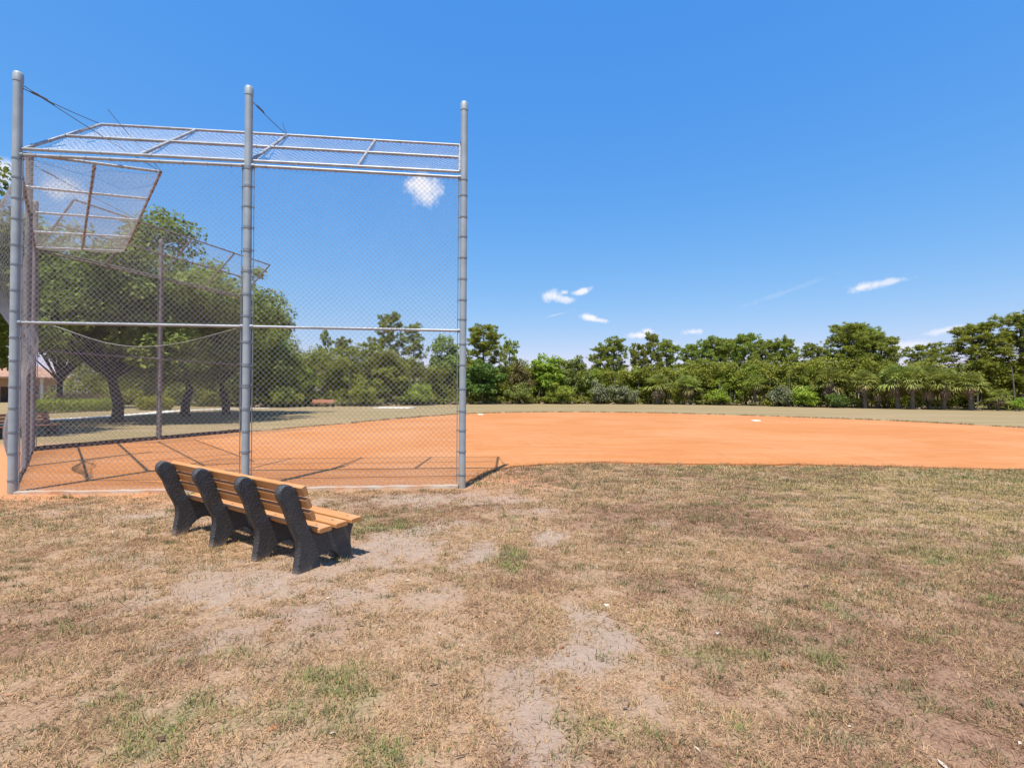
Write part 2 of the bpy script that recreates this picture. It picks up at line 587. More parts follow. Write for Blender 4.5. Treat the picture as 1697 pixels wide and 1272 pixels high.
def densify(pts, step, jit, seed):
    out = []
    for (x0, y0), (x1, y1) in zip(pts, pts[1:]):
        L = math.hypot(x1 - x0, y1 - y0); n = max(1, int(L / step))
        for k in range(n):
            t = k / n
            x, y = x0 + (x1 - x0) * t, y0 + (y1 - y0) * t
            nx, ny = -(y1 - y0) / L, (x1 - x0) / L
            j = (fbm(np.array([x * .9 + 31.0]), np.array([y * .9 + 17.0]), seed, 5)[0] - .5) * 2 * jit
            out.append((x + nx * j, y + ny * j))
    return out


def smooth_poly(pts, it=2):
    for _ in range(it):
        q = [pts[0]]
        for a, b_ in zip(pts, pts[1:]):
            q.append((a[0] * .75 + b_[0] * .25, a[1] * .75 + b_[1] * .25)); q.append((a[0] * .25 + b_[0] * .75, a[1] * .25 + b_[1] * .75))
        q.append(pts[-1]); pts = q
    return pts


CLAY = densify(smooth_poly(soft), .16, .28, 5) + densify(hard, .5, 0.0, 6)
BLOBS = [(-2.4, 4.5, 1.1, .5, 1.0), (-3.6, 5.0, .6, .4, .8), (-1.5, 4.9, .8, .5, 1.0), (-1.35, 5.5, .8, .45, 1.0), (-.75, 6.1, .55, .3, .9), (-.1, 6.8, .55, .22, .8),
         (.45, 5.7, .32, .42, 1.1), (-.32, 5.1, .28, .45, 1.1), (-.5, 4.2, .3, .3, .9), (-1.2, 4.0, .5, .3, .8), (.78, 4.45, .3, .22, .9), (.62, 3.4, .24, .33, 1.1), (.5, 3.75, .2, .3, .9), (.25, 4.6, .16, .3, .7),
         (.36, 3.1, .26, .28, 1.15), (.10, 2.75, .2, .3, 1.05), (.14, 2.35, .2, .3, 1.05), (.75, 2.55, .25, .2, .8), (-2.6, 4.0, .6, .3, .7), (-4.2, 6.2, 1.6, .55, .55),
         (-1.95, 3.25, .55, .3, .55), (-2.2, 2.6, .5, .25, .5), (-.3, 7.6, .8, .6, .8), (.5, 6.9, .5, .25, .6), (2.0, 2.6, .45, .2, .5), (1.9, 6.4, .5, .2, .45), (3.9, 5.4, .6, .2, .4),
         (.2, 8.6, .8, .8, .7), (-2.9, 7.4, 2.2, .4, .95), (-1.3, 7.9, .9, .4, .9), (-5.6, 6.9, 1.8, .5, .8), (-3.0, 3.5, .8, .35, .45), (-1.6, 3.6, .8, .3, .45), (1.3, 3.0, .5, .25, .5), (2.6, 4.6, .6, .2, .45), (3.2, 7.2, .9, .3, .4), (-4.4, 4.6, .6, .3, .45)]


def ground_fields(x, y):
    wx = x + (fbm(x * 2.1, y * 2.1, 40) - .5) * .5; wy = y + (fbm(x * 2.1 + 9, y * 2.1, 50) - .5) * .5
    s = np.zeros_like(x)
    for bx_, by_, rx, ry, a in BLOBS:
        s = s + a * np.exp(-((wx - bx_) / rx) ** 2 - ((wy - by_) / ry) ** 2)
    n1 = fbm(x * 1.7, y * 1.7, 3, 5); n2 = fbm(x * 6.0, y * 6.0, 8, 4)
    n3 = fbm(x * 17, y * 17, 12, 3)
    sand = .88 * sstep(.36, 1.22, np.minimum(s, 1.15) * .97 + (n1 - .5) * 1.0 + (n2 - .5) * 1.0 + (n3 - .5) * .5)
    near = sstep(14, 9, y)
    sand = sand * near
    # green comes and goes in tufts; more of it to the bottom left and right
    gn = fbm(x * .55 + 4, y * .8, 21, 4); gf = fbm(x * 3.5, y * 3.5, 25, 4)
    bias = .05 * sstep(2.5, 5.5, x) + .07 * sstep(3.6, 2.6, y) * sstep(.3, -.8, x) - .03
    green = sstep(.55, .74, .45 * gn + .55 * gf + bias) * .7
    far = sstep(13, 24, y)
    green = green * (1 - far) + far * (.38 + .35 * (fbm(x * .07, y * .16, 33) - .5))
    dark = sstep(.40, .66, .6 * fbm(x * .45 + 2, y * .6, 61, 4) + .4 * fbm(x * 2.4, y * 2.4, 66, 3) + .07 * np.exp(-((x - 1.6) / 2.2) ** 2) - .10 * sstep(-1, -3.5, x) - .06 * sstep(4, 7, x)) * (1 - .55 * far)
    # clay dust just outside the near wing, round the right post and along the clay edge
    ly = 7.85 + (x + 8.1) * (8.6 - 7.85) / 7.22
    d = ly - y + (n1 - .5) * .9
    t = np.exp(-(np.maximum(d, 0) / 1.0) ** 2) * (x < -.3) * .95 * sstep(-2.5, -6, x) + np.exp(-(np.maximum(d, 0) / .28) ** 2) * (x < -.3) * .5
    t = np.maximum(t, .85 * np.exp(-((x + .1) / .85) ** 2 - ((y - 9.4) / 1.2) ** 2))
    edge = np.interp(x, [-.14, 1.6, 6.5, 11.7, 16], [10.9, 11.55, 11.5, 11.0, 10.5])
    t = np.maximum(t, (x > -.3) * .9 * np.exp(-(np.maximum(edge - y, 0) / .22) ** 2) * (y < edge + .5))
    t = np.maximum(t, .6 * np.exp(-((x + 8.3) / .9) ** 2 - ((y - 7.4) / .7) ** 2))
    tint = np.clip(t * (1.25 - .9 * n2), 0, 1) * sstep(16, 13, y)
    return sand, green, dark, tint


def graded(lo, hi, step, far_lo, far_hi, growth=1.13):
    c = list(np.arange(lo, hi + 1e-6, step))
    s = step; x = hi; up = []
    while x < far_hi:
        s *= growth; x += s; up.append(x)
    s = step; x = lo; dn = []
    while x > far_lo:
        s *= growth; x -= s; dn.append(x)
    return np.array(dn[::-1] + c + up)


gx = graded(-9.5, 9.5, .075, -900, 900)
gy = graded(1.2, 12.0, .075, -300, 1800)
GX, GY = np.meshgrid(gx, gy)
fx, fy = GX.ravel(), GY.ravel()
S_, G_, D_, T_ = ground_fields(fx, fy)
def ground_z(x, y):
    return -(.030 * fbm(x * 1.3, y * 1.3, 71, 3) + .020 * fbm(x * 7, y * 7, 75, 3)) * sstep(30, 12, np.abs(y)) * sstep(30, 12, np.abs(x)) - .003


gz = ground_z(fx, fy)
gz = np.where(in_poly(fx, fy, CLAY), -.045, gz)
nx_, ny_ = len(gx), len(gy)
idx = np.arange(nx_ * ny_).reshape(ny_, nx_)
Fq = np.stack([idx[:-1, :-1], idx[:-1, 1:], idx[1:, 1:], idx[1:, :-1]], -1).reshape(-1, 4)
gme = mesh_np('ground', np.stack([fx, fy, gz], 1), Fq, {'sand': S_, 'green': G_, 'dark': D_, 'tint': T_, 'far': sstep(12.0, 18.0, np.maximum(np.abs(fy), np.abs(fx) * .8))}, True)
ground = link('ground', gme, MAT['ground'])
tag(ground, 'dry straw-coloured grass and bare sandy soil around the ball field', 'ground', kind='structure')

# clay sheet
mb = MB()
nC = len(CLAY)
mb.add([(x, y, 0.004) for x, y in CLAY], [tuple(range(nC))])
mb.add([(x, y, 0.004) for x, y in CLAY] + [(x, y, -.09) for x, y in CLAY], [(k, (k + 1) % nC, nC + (k + 1) % nC, nC + k) for k in range(nC)])
clay = mb.build('clay_infield', MAT['clay'])
tag(clay, 'raked orange clay infield of the ball field', 'infield', kind='structure')


# ------------------------------------------------------------------ grass on the near ground
def make_blades(n, xlo, xhi, ylo, yhi, lmin, lmax, wmin, wmax, keep_cone=True, seed=1):
    r = np.random.default_rng(seed)
    x = r.uniform(xlo, xhi, n); y = r.uniform(ylo, yhi, n)
    ok = ~in_poly(x, y, CLAY) if yhi > 7.5 else np.ones(n, bool)
    if keep_cone:
        ok &= np.abs(x) < 1.12 * y + 2.6
    ly = 7.85 + (x + 8.1) * .104
    ok &= ~((y > ly - .12) & (x < -.7))
    x, y = x[ok], y[ok]
    s, g_, d_, t_ = ground_fields(x, y)
    cl = fbm(x * 9, y * 9, 91, 3)
    cl2 = fbm(x * 3.3, y * 3.3, 95, 3)
    p = np.clip((1 - s) * (1 - .88 * t_) * (.06 + 1.4 * sstep(.38, .62, .55 * cl + .45 * cl2)) + .03, 0, 1)
    ok = r.random(len(x)) < p
    x, y, s, g_, d_ = x[ok], y[ok], s[ok], g_[ok], d_[ok]
    n = len(x)
    isg = r.random(n) < np.clip(g_ * .75 + .02, 0, 1)
    th = r.uniform(0, 2 * np.pi, n)
    tilt = np.where(isg, r.uniform(.35, 1.15, n), r.uniform(.85, 1.5, n))
    L = r.uniform(lmin, lmax, n) * np.where(isg, 1.05, 1.0)
    W = r.uniform(wmin, wmax, n) * np.where(isg, 1.25, 1.0)
    dx, dy, dz = np.sin(tilt) * np.cos(th), np.sin(tilt) * np.sin(th), np.cos(tilt)
    z0 = ground_z(x, y) - .004 + r.uniform(0, .008, n)
    base = np.stack([x, y, z0], 1)
    side = np.stack([-np.sin(th), np.cos(th), np.zeros(n)], 1) * (W / 2)[:, None]
    tip = base + np.stack([dx, dy, dz], 1) * L[:, None]
    V = np.stack([base - side, base + side, tip], 1).reshape(-1, 3)
    F = np.arange(3 * n).reshape(-1, 3)
    u = r.random(n)[:, None]
    straw = (np.array([.50, .33, .19]) + sstep(2.5, 6, x)[:, None] * np.array([-.03, .02, -.02])) * (.55 + .75 * u) * np.array([1, .97, .9])
    brown = np.array([.31, .175, .10]) * (.5 + .8 * u)
    grn = np.array([.15, .175, .055]) * (.6 + .9 * u) + (r.random(n)[:, None] < .45) * np.array([.13, .09, .035])
    c = np.where((r.random(n) < d_ * .8)[:, None], brown, straw)
    c = np.where(isg[:, None], grn, c)
    c = np.concatenate([c, np.ones((n, 1))], 1)
    return V, F, np.repeat(c, 3, 0)


parts = [make_blades(330000, -6.4, 6.4, 1.2, 3.4, .022, .062, .0028, .0055, seed=11),
         make_blades(370000, -8.8, 8.8, 3.4, 5.6, .022, .065, .0035, .0070, seed=12),
         make_blades(350000, -11.5, 11.5, 5.6, 8.6, .026, .075, .0050, .0100, seed=13),
         make_blades(210000, -2, 16, 8.6, 12.2, .03, .085, .008, .016, seed=14)]


def make_tufts(n, seed):
    """small dark green tussocks standing out of the thatch"""
    r = np.random.default_rng(seed)
    y = 1.5 + 10.0 * r.random(n) ** .8; x = (r.random(n) * 2 - 1) * (1.12 * y + 1)
    ok = ~in_poly(x, y, CLAY) & ~((y > 7.85 + (x + 8.1) * .104 - .2) & (x < -.6))
    x, y = x[ok], y[ok]
    s, g_, d_, t_ = ground_fields(x, y)
    ok = r.random(len(x)) < np.clip(.30 + .8 * g_ + .25 * (x > 1) - .25 * s, .08, 1)
    x, y = x[ok], y[ok]; k = len(x)
    per = 56; cid = np.repeat(np.arange(k), per); m = len(cid)
    rad = (.03 + .15 * r.random(k) ** 2)[cid] * (1 + .05 * y[cid])
    st = r.uniform(.6, 2.2, k)[cid]
    bx_ = x[cid] + r.normal(0, 1, m) * rad * st; by_ = y[cid] + r.normal(0, 1, m) * rad * .6
    th = r.uniform(0, 6.28, m); tilt = r.uniform(.25, 1.25, m); L = r.uniform(.02, .06, m) * (1 + .04 * y[cid]); W = .0035 * (1 + .16 * y[cid])
    base = np.stack([bx_, by_, ground_z(bx_, by_) - .003], 1)
    side = np.stack([-np.sin(th), np.cos(th), np.zeros(m)], 1) * (W / 2)[:, None]
    tip = base + np.stack([np.sin(tilt) * np.cos(th), np.sin(tilt) * np.sin(th), np.cos(tilt)], 1) * L[:, None]
    V = np.stack([base - side, base + side, tip], 1).reshape(-1, 3)
    tone = r.random(k)[cid][:, None]; u = r.random((m, 1))
    c = (np.array([[.085, .10, .035]]) * (1 - tone) + np.array([[.20, .19, .075]]) * tone) * (.6 + .8 * u)
    c = np.where(r.random((m, 1)) < .3, np.array([[.36, .26, .15]]) * (.6 + .6 * u), c)
    return V, np.arange(3 * m).reshape(-1, 3), np.repeat(np.concatenate([c, np.ones((m, 1))], 1), 3, 0)


parts.append(make_tufts(6500, 77))


def edge_fringe(seed):
    """grass creeping over the rim of the clay"""
    r = np.random.default_rng(seed)
    E_ = np.array(CLAY[:len(CLAY) - 40]); E_ = E_[(E_[:, 0] > -11.5)]
    i = r.integers(0, len(E_), 26000)
    x, y = E_[i, 0] + r.normal(0, .09, len(i)), E_[i, 1] + r.normal(0, .10, len(i))
    cl = fbm(x * 2.6, y * 2.6, 19, 3)
    ok = (cl > .44) & ~((x < -.7) & (y < 9.3)); x, y = x[ok], y[ok]; m = len(x)
    sc_ = 1 + np.clip((y - 12) / 12, 0, 1.6)
    th = r.uniform(0, 6.28, m); tilt = r.uniform(.4, 1.4, m); L = r.uniform(.025, .075, m) * sc_; W = .011 * sc_
    base = np.stack([x, y, np.full(m, -.004)], 1)
    side = np.stack([-np.sin(th), np.cos(th), np.zeros(m)], 1) * (W / 2)[:, None]
    tip = base + np.stack([np.sin(tilt) * np.cos(th), np.sin(tilt) * np.sin(th), np.cos(tilt)], 1) * L[:, None]
    V = np.stack([base - side, base + side, tip], 1).reshape(-1, 3)
    u = r.random((m, 1))
    c = np.where(u < .25, np.array([[.17, .17, .07]]), np.where(u < .6, np.array([[.42, .27, .15]]), np.array([[.30, .18, .10]]))) * (.7 + .5 * r.random((m, 1)))
    return V, np.arange(3 * m).reshape(-1, 3), np.repeat(np.concatenate([c, np.ones((m, 1))], 1), 3, 0)


parts.append(edge_fringe(31))
off = 0; VV, FF, CC = [], [], []
for V, F, c in parts:
    VV.append(V); FF.append(F + off); CC.append(c); off += len(V)
gr = link('dry_grass', mesh_np('dry_grass', np.concatenate(VV), np.concatenate(FF), {'Col': np.concatenate(CC)}), MAT['blade'])
tag(gr, 'short dry straw and green grass growing in patches on the sandy ground', 'grass', kind='stuff')

# fallen leaves and twigs
r = np.random.default_rng(5)
n = 1150
y = 1.5 + 8.0 * r.random(n) ** 1.3; x = (r.random(n) * 2 - 1) * (1.1 * y + .8)
ok = ~((y > 7.85 + (x + 8.1) * .104 - .15) & (x < -.7)); x, y = x[ok], y[ok]; n = len(x)
th = r.uniform(0, 6.28, n); Ls = .008 + .026 * r.random(n) ** 2.2; twig = r.random(n) < .3
Ls = np.where(twig, Ls * 2.0, Ls); Ws = np.where(twig, .0035, Ls * r.uniform(.4, .6, n))
a = np.stack([np.cos(th), np.sin(th), r.uniform(-.25, .25, n)], 1) * Ls[:, None]
bvec = np.stack([-np.sin(th), np.cos(th), r.uniform(-.3, .3, n)], 1) * Ws[:, None]
cpos = np.stack([x, y, ground_z(x, y) + .009], 1)
V = np.stack([cpos - a, cpos - bvec * .9 + a * .1, cpos + a, cpos + bvec * .9 + a * .1 + [0, 0, .006]], 1).reshape(-1, 3)
u = r.random(n)[:, None]
c = np.where(u < .35, np.array([[.46, .20, .09]]), np.where(u < .7, np.array([[.36, .24, .13]]), np.array([[.15, .09, .055]]))) * (.7 + .5 * r.random((n, 1)))
c = np.where((r.random(n) < .08)[:, None], np.array([[.7, .62, .5]]), c)
c = np.concatenate([c, np.ones((n, 1))], 1)
lit = link('leaf_litter', mesh_np('leaf_litter', V, np.arange(4 * n).reshape(-1, 4), {'Col': np.repeat(c, 4, 0)}), MAT['blade'])
tag(lit, 'scattered fallen brown and orange leaves and twigs on the dry grass', 'leaves', kind='stuff')

# ------------------------------------------------------------------ backstop
BS = empty('chain_link_backstop', (0, 0, 0))
tag(BS, 'tall chain link backstop with leaning mesh hood and three tall grey posts', 'backstop')


def ring_band(z, r0, r1, h, n=20):
    b_ = MB()
    vs = []
    for rr, zz in ((r0, z - h / 2), (r1, z - h / 2), (r1, z + h / 2), (r0, z + h / 2)):
        for k in range(n):
            t = 2 * math.pi * k / n
            vs.append((rr * math.cos(t), rr * math.sin(t), zz))
    fs = []
    for q in range(4):
        for k in range(n):
            a, c_ = q * n + k, q * n + (k + 1) % n
            e, g_ = ((q + 1) % 4) * n + k, ((q + 1) % 4) * n + (k + 1) % n
            fs.append((a, c_, g_, e))
    b_.add(vs, fs)
    return b_


PR = .062
post_mesh = MB().tube([(0, 0, -.3), (0, 0, POST_Z - .04)], PR, 24).mesh('post'); smooth_sides(post_mesh)
capb = MB(); capb.tube([(0, 0, POST_Z - .15), (0, 0, POST_Z - .03), (0, 0, POST_Z), (0, 0, POST_Z + .018)], [PR + .006, PR + .006, PR - .008, .02], 24)
cap_mesh = capb.mesh('post_cap'); smooth_sides(cap_mesh)
band_mesh = ring_band(0, PR - .004, PR + .007, .026)
band_mesh.box((PR, -.006, -.011), (PR + .045, .006, .011)); band_mesh.box((PR + .026, -.02, -.007), (PR + .04, .02, .007))
band_mesh = band_mesh.mesh('tension_band')


def make_post(p, mat, facing, bands, seed):
    o = link('post', post_mesh, None, BS, (p[0], p[1], 0))
    if not post_mesh.materials:
        post_mesh.materials.append(MAT['post'])
    o.material_slots[0].link = 'OBJECT'; o.material_slots[0].material = mat
    cp = link('post_cap', cap_mesh, None, o)
    if not cap_mesh.materials:
        cap_mesh.materials.append(MAT['post'])
    cp.material_slots[0].link = 'OBJECT'; cp.material_slots[0].material = mat
    r = random.Random(seed)
    for z in bands:
        for ang in facing:
            bd = link('tension_band', band_mesh, MAT['band'], o, (0, 0, z + r.uniform(-.03, .03)))
            bd.rotation_euler = (0, 0, ang + r.uniform(-.08, .08))
    return o


ang_near = math.atan2(P3[1] - P1[1], P3[0] - P1[0])
zs = [.22, .62, .98, 1.36, 1.74, 2.12, 2.5, 2.95, 3.3, 3.68, 4.05, 4.42, 4.8, 5.15, 5.44]
make_post(P1, MAT['post'], [ang_near], zs, 1)
make_post(P2, MAT['post'], [ang_near, ang_near + math.pi], zs[::1], 2)
make_post(P3, MAT['post'], [ang_near + math.pi], zs, 3)
ac = math.atan2(PE[1] - P1[1], PE[0] - P1[0])
make_post(PM, MAT['old'], [ac], zs[::2], 4)
make_post(PE, MAT['old'], [ac + math.pi], zs[::2], 5)
af = math.atan2(F2[1] - PE[1], F2[0] - PE[0])
make_post(F1, MAT['old'], [af], zs[::2], 6)
make_post(F2, MAT['old'], [af + math.pi], zs[::2], 7)


def v3(p, z):
    return Vector((p[0], p[1], z))


def rail(name, a, b_, mat, rad=.024, ties=0, tie_r=.008):
    m_ = MB(); a = Vector(a); b_ = Vector(b_)
    m_.tube([a, b_], rad, 10)
    d = (b_ - a).normalized()
    for k in range(ties):                      # tie wires twisted round the rail
        c_ = a.lerp(b_, (k + .5) / ties)
        m_.tube([c_ - d * .006, c_ + d * .006], rad + tie_r, 8)
    o = m_.build(name, mat, BS, True)
    return o


def inset(a, b_, e0, e1):
    d = (Vector(b_) - Vector(a)).normalized()
    return Vector(a) + d * e0, Vector(b_) - d * e1


for a, b_, mt in ((P1, P2, 'rail'), (P2, P3, 'rail'), (P1, PM, 'old'), (PM, PE, 'old'), (PE, F1, 'old'), (F1, F2, 'old')):
    q0, q1 = inset(v3(a, TOP_Z), v3(b_, TOP_Z), PR + .03, PR + .03)
    rail('top_rail', q0, q1, MAT[mt], .026, 9)
    q0, q1 = inset(v3(a, MID_Z), v3(b_, MID_Z), PR + .03, PR + .03)
    rail('middle_rail', q0, q1, MAT[mt], .024)
    for p, s_ in ((a, 1), (b_, -1)):           # rail end cups
        for z in (TOP_Z, MID_Z):
            q0, q1 = inset(v3(a, z), v3(b_, z), PR - .01, PR - .01)
            e = q0 if s_ > 0 else q1
            dd = (v3(b_, z) - v3(a, z)).normalized() * s_
            m_ = MB().tube([e, e + dd * .05], .036, 10)
            m_.build('rail_end_cup', MAT['band'], BS, True)
    # flat tension bars the mesh is laced to
    for p, s_ in ((a, 1), (b_, -1)):
        dd = (v3(b_, 0) - v3(a, 0)).normalized() * s_
        e = v3(p, 0) + dd * (PR + .032)
        MB().tube([e + Vector((0, 0, .05)), e + Vector((0, 0, TOP_Z - .05))], .008, 6).build('tension_bar', MAT['band'], BS)


def wire_panel(name, A, U, Vv, mat, w=.092, rad=.0025, deform=None, parent=None):
    """chain link fabric: interlocking zigzag wires over the parallelogram A + s U + t V"""
    A = np.array(A, float); U = np.array(U, float); Vv = np.array(Vv, float)
    lu, lv = np.linalg.norm(U), np.linalg.norm(Vv)
    eu, ev = U / lu, Vv / lv
    en = np.cross(eu, ev); en /= np.linalg.norm(en)
    nu, nv = int(lu / (w / 2)), int(lv / (w / 2))
    I = np.arange(nu)[:, None]; J = np.arange(nv + 1)[None, :]
    hi = (I + J) % 2
    s = (I + hi) * (lu / (nu + 0.0)); s = np.minimum(s, lu)
    t = np.broadcast_to(J * (lv / nv), s.shape)
    off = np.where(hi > 0, rad * 1.1, -rad * 1.1)
    P = A + s[..., None] * eu + t[..., None] * ev + off[..., None] * en
    if deform:
        P = P + deform(s / lu, t / lv, eu, ev, en)
    ring = np.stack([en * rad, -en * rad * .5 + eu * rad * 1.25, -en * rad * .5 - eu * rad * 1.25])
    Q = P[:, :, None, :] + ring[None, None]
    V = Q.reshape(-1, 3)
    base = (np.arange(nu)[:, None] * (nv + 1) + np.arange(nv)[None, :]) * 3
    fs = []
    for k in range(3):
        q = (k + 1) % 3
        fs.append(np.stack([base + k, base + q, base + 3 + q, base + 3 + k], -1).reshape(-1, 4))
    me = mesh_np(name, V, np.concatenate(fs), None, True)
    return link(name, me, mat, parent or BS)


def seg(a, b_, z0, z1, e=PR + .03):
    q0, q1 = inset(v3(a, z0), v3(b_, z0), e, e)
    return tuple(q0), tuple(q1 - q0), (0, 0, z1 - z0)


def bulge(amp, su=1.0, lo=0.0, sag=0.0, drop=0.0, seed=0):
    def f(s, t, eu, ev, en):
        b_ = amp * np.sin(np.pi * np.clip(s, 0, 1)) ** su * np.sin(np.pi * np.clip(t, 0, 1))
        b_ = b_ + (fbm(s * 5 + seed, t * 6, seed + 5) - .5) * .05 * np.sin(np.pi * s)
        o_ = b_[..., None] * en
        if sag:                                 # top edge has come off the rail and hangs
            k = np.sin(np.pi * np.clip((s - lo) / (1 - lo), 0, 1)) ** 1.15
            z = -sag * k * np.clip(t, 0, 1) ** 2.4
            fold = (.16 * k * np.clip(t, 0, 1) ** 5)
            o_ = o_ + z[..., None] * ev + fold[..., None] * en
        return o_
    return f


# near wing: two bays, each an upper and a lower roll of mesh
a_, u_, v_ = seg(P2, P3, .03, TOP_Z); wire_panel('mesh_panel', a_, u_, v_, MAT['wire'], deform=bulge(.03, seed=1))
a_, u_, v_ = seg(P1, P2, MID_Z + .02, TOP_Z); wire_panel('mesh_panel', a_, u_, v_, MAT['wire'], deform=bulge(.04, seed=2))
a_, u_, v_ = seg(P1, P2, .03, MID_Z - .02)
sagf = bulge(-.06, lo=.12, sag=.36, seed=3)
lowp = tag(wire_panel('mesh_panel', a_, u_, v_, MAT['wire'], deform=sagf), 'lower mesh roll with its top edge sagging off the rail')
ss_ = np.linspace(0, 1, 60); tt_ = np.ones(60)
eu_ = unit(np.array(u_)); ev_ = np.array([0, 0, 1.0]); en_ = np.cross(eu_, ev_)
edge_pts = np.array(a_) + ss_[:, None] * np.array(u_) + np.array(v_) + sagf(ss_, tt_, eu_, ev_, en_)
MB().tube([tuple(p) for p in edge_pts], .0030, 5).build('selvage_wire', MAT['oldwire'], lowp)
# centre panel, loose and bulging outwards above, crumpled inwards below
a_, u_, v_ = seg(P1, PM, MID_Z - .15, TOP_Z)
tag(wire_panel('mesh_panel', a_, u_, v_, MAT['wire'], deform=bulge(-.55, .8, seed=4)), 'loose mesh bulging out of the frame')
a_, u_, v_ = seg(P1, PM, .03, MID_Z + .1)


def crumple(s, t, eu, ev, en):
    k = np.sin(np.pi * np.clip(s, 0, 1)) ** .7 * np.exp(-((t - .86) / .16) ** 2)
    wv = fbm(s * 6, t * 14, 44) * 1.6 + .2
    o_ = (.20 * k * wv)[..., None] * en + (-.25 * k * wv * np.sin(9 * s + 5 * t))[..., None] * ev
    return o_ - (.22 * np.sin(np.pi * s) * np.exp(-((t - .3) / .25) ** 2))[..., None] * en


tag(wire_panel('mesh_panel', a_, u_, v_, MAT['wire'], deform=crumple), 'crumpled lower mesh bunched inwards at rail height')
a_, u_, v_ = seg(PM, PE, .03, TOP_Z); wire_panel('mesh_panel', a_, u_, v_, MAT['oldwire'], deform=bulge(-.30, .8, seed=6))
a_, u_, v_ = seg(PE, F1, .03, TOP_Z); wire_panel('mesh_panel', a_, u_, v_, MAT['oldwire'], w=.1, deform=bulge(.03, seed=7))
a_, u_, v_ = seg(F1, F2, .03, TOP_Z); wire_panel('mesh_panel', a_, u_, v_, MAT['oldwire'], w=.1, deform=bulge(.03, seed=8))


def lerp2(a, b_, t):
    return (a[0] + (b_[0] - a[0]) * t, a[1] + (b_[1] - a[1]) * t)


def hood(A, B, n, out, rise, z0, mats, bars, tipA=0.0, tipB=0.0, nr=2, barmat=None, mesh_mat='wire', w=.092):
    """leaning canopy: long rails parallel to the fence and cross bars running outwards"""
    A3, B3 = v3(A, z0), v3(B, z0)
    d = (B3 - A3).normalized()
    tip = Vector((n[0] * out, n[1] * out, rise))
    TA, TB = A3 + tip + d * tipA, B3 + tip - d * tipB
    for k in range(nr + 1):
        t = k / nr
        rail('hood_rail', A3.lerp(TA, t), B3.lerp(TB, t), MAT[mats[k]], .024, 14 if k else 9)
    for t in bars:
        a, b_ = A3.lerp(B3, t), TA.lerp(TB, t)
        q0, q1 = inset(a, b_, .028, .028)
        rail('hood_bar', q0, q1, MAT[barmat or mats[0]], .026, 5)
    o = Vector((0, 0, -.032))
    wire_panel('hood_mesh', tuple(A3 + o), tuple(B3 - A3), tuple(tip), MAT[mesh_mat], w=w, deform=(lambda s, t, eu, ev, en: (t[..., None] * ((1 - s)[..., None] * tipA - s[..., None] * tipB)) * eu - (.05 * np.sin(np.pi * np.clip(t * 2 % 1, 0, 1)))[..., None] * np.array([0, 0, 1.0])))
    return A3, B3, TA, TB


nn = (-math.sin(ang_near), math.cos(ang_near))
hA = hood(lerp2(P1, P3, .011), lerp2(P1, P3, .989), nn, 1.39, 1.19, TOP_Z + .10, ['rail', 'rail', 'rail'], [0, .25, .5, .75, 1], tipA=.22)
nc = (-math.sin(ac) * -1, math.cos(ac) * -1)
nc = (.73, .683)
hC = hood(lerp2(P1, PE, .012), lerp2(P1, PE, .99), nc, 1.92, .30, TOP_Z + .06, ['old', 'brownsteel', 'brownsteel'], [0, .25, .5, .75, 1], barmat='rail')
nf = (math.sin(af), -math.cos(af))
hF = hood(lerp2(PE, F2, .011), lerp2(PE, F2, .989), nf, 1.39, 1.19, TOP_Z + .08, ['old', 'old', 'old'], [0, .25, .5, .75, 1], mesh_mat='oldwire', w=.1)


def cable(a, b_, rad=.007, buckle=True, name='cable'):
    a, b_ = Vector(a), Vector(b_)
    n = 10
    pts = [a.lerp(b_, k / n) + Vector((0, 0, -.02 * math.sin(math.pi * k / n))) for k in range(n + 1)]
    o = MB().tube(pts, rad, 5).build(name, MAT['cable'], BS)
    if buckle:
        d = (b_ - a).normalized()
        mm = MB().tube([a + d * .10, a + d * .16, a + d * .34, a + d * .40], [.008, .017, .017, .008], 8)
        mm.build('turnbuckle', MAT['cable'], o)
    return o


cz = POST_Z - .25
cable((P1[0] + .06, P1[1] + .02, cz), hA[2])
cable((P1[0] + .06, P1[1] + .03, cz + .05), hC[2])
cable((P2[0] + .06, P2[1] + .03, cz), hA[2].lerp(hA[3], .5))
cable(hA[2].lerp(hA[3], .5) + Vector((0, 0, .02)), hA[2].lerp(hA[3], .5) + Vector((-.10, .0, .24)), .006, False, 'loose_cable_end')
cable(hC[2] + Vector((0, 0, .02)), hC[2] + Vector((-.82, -.25, 1.05)), .006, False, 'loose_cable_end')
cable((PM[0] + .05, PM[1] + .04, cz), hC[2].lerp(hC[3], .5))
cable((P3[0] - .02, P3[1] + .06, cz), hA[3])
cable((F1[0] + .06, F1[1], cz), hF[2].lerp(hF[3], .5))


def strip(name, a, b_, width, z0, z1, mat, e=.07, rough=.008, steps=24, seed=0):
    """long low kerb with slightly uneven edges"""
    A, B = v3(a, 0), v3(b_, 0); d = (B - A).normalized(); A = A + d * e; B = B - d * e
    nrm = Vector((-d.y, d.x, 0)); r = random.Random(seed)
    m_ = MB(); vs = []; fs = []
    for k in range(steps + 1):
        c_ = A.lerp(B, k / steps)
        j = [r.uniform(-rough, rough) for _ in range(4)]
        vs += [c_ - nrm * (width / 2 + j[0]) + Vector((0, 0, z0)), c_ - nrm * (width / 2 - .008 + j[1]) + Vector((0, 0, z1 + j[2])),
               c_ + nrm * (width / 2 - .008 + j[3]) + Vector((0, 0, z1 + j[2])), c_ + nrm * (width / 2 + j[0]) + Vector((0, 0, z0))]
    for k in range(steps):
        q = 4 * k
        for i in range(3):
            fs.append((q + i, q + i + 1, q + 5 + i, q + 4 + i))
    fs.append((0, 1, 2, 3)); e0 = 4 * steps; fs.append((e0 + 3, e0 + 2, e0 + 1, e0))
    m_.add(vs, fs)
    return m_


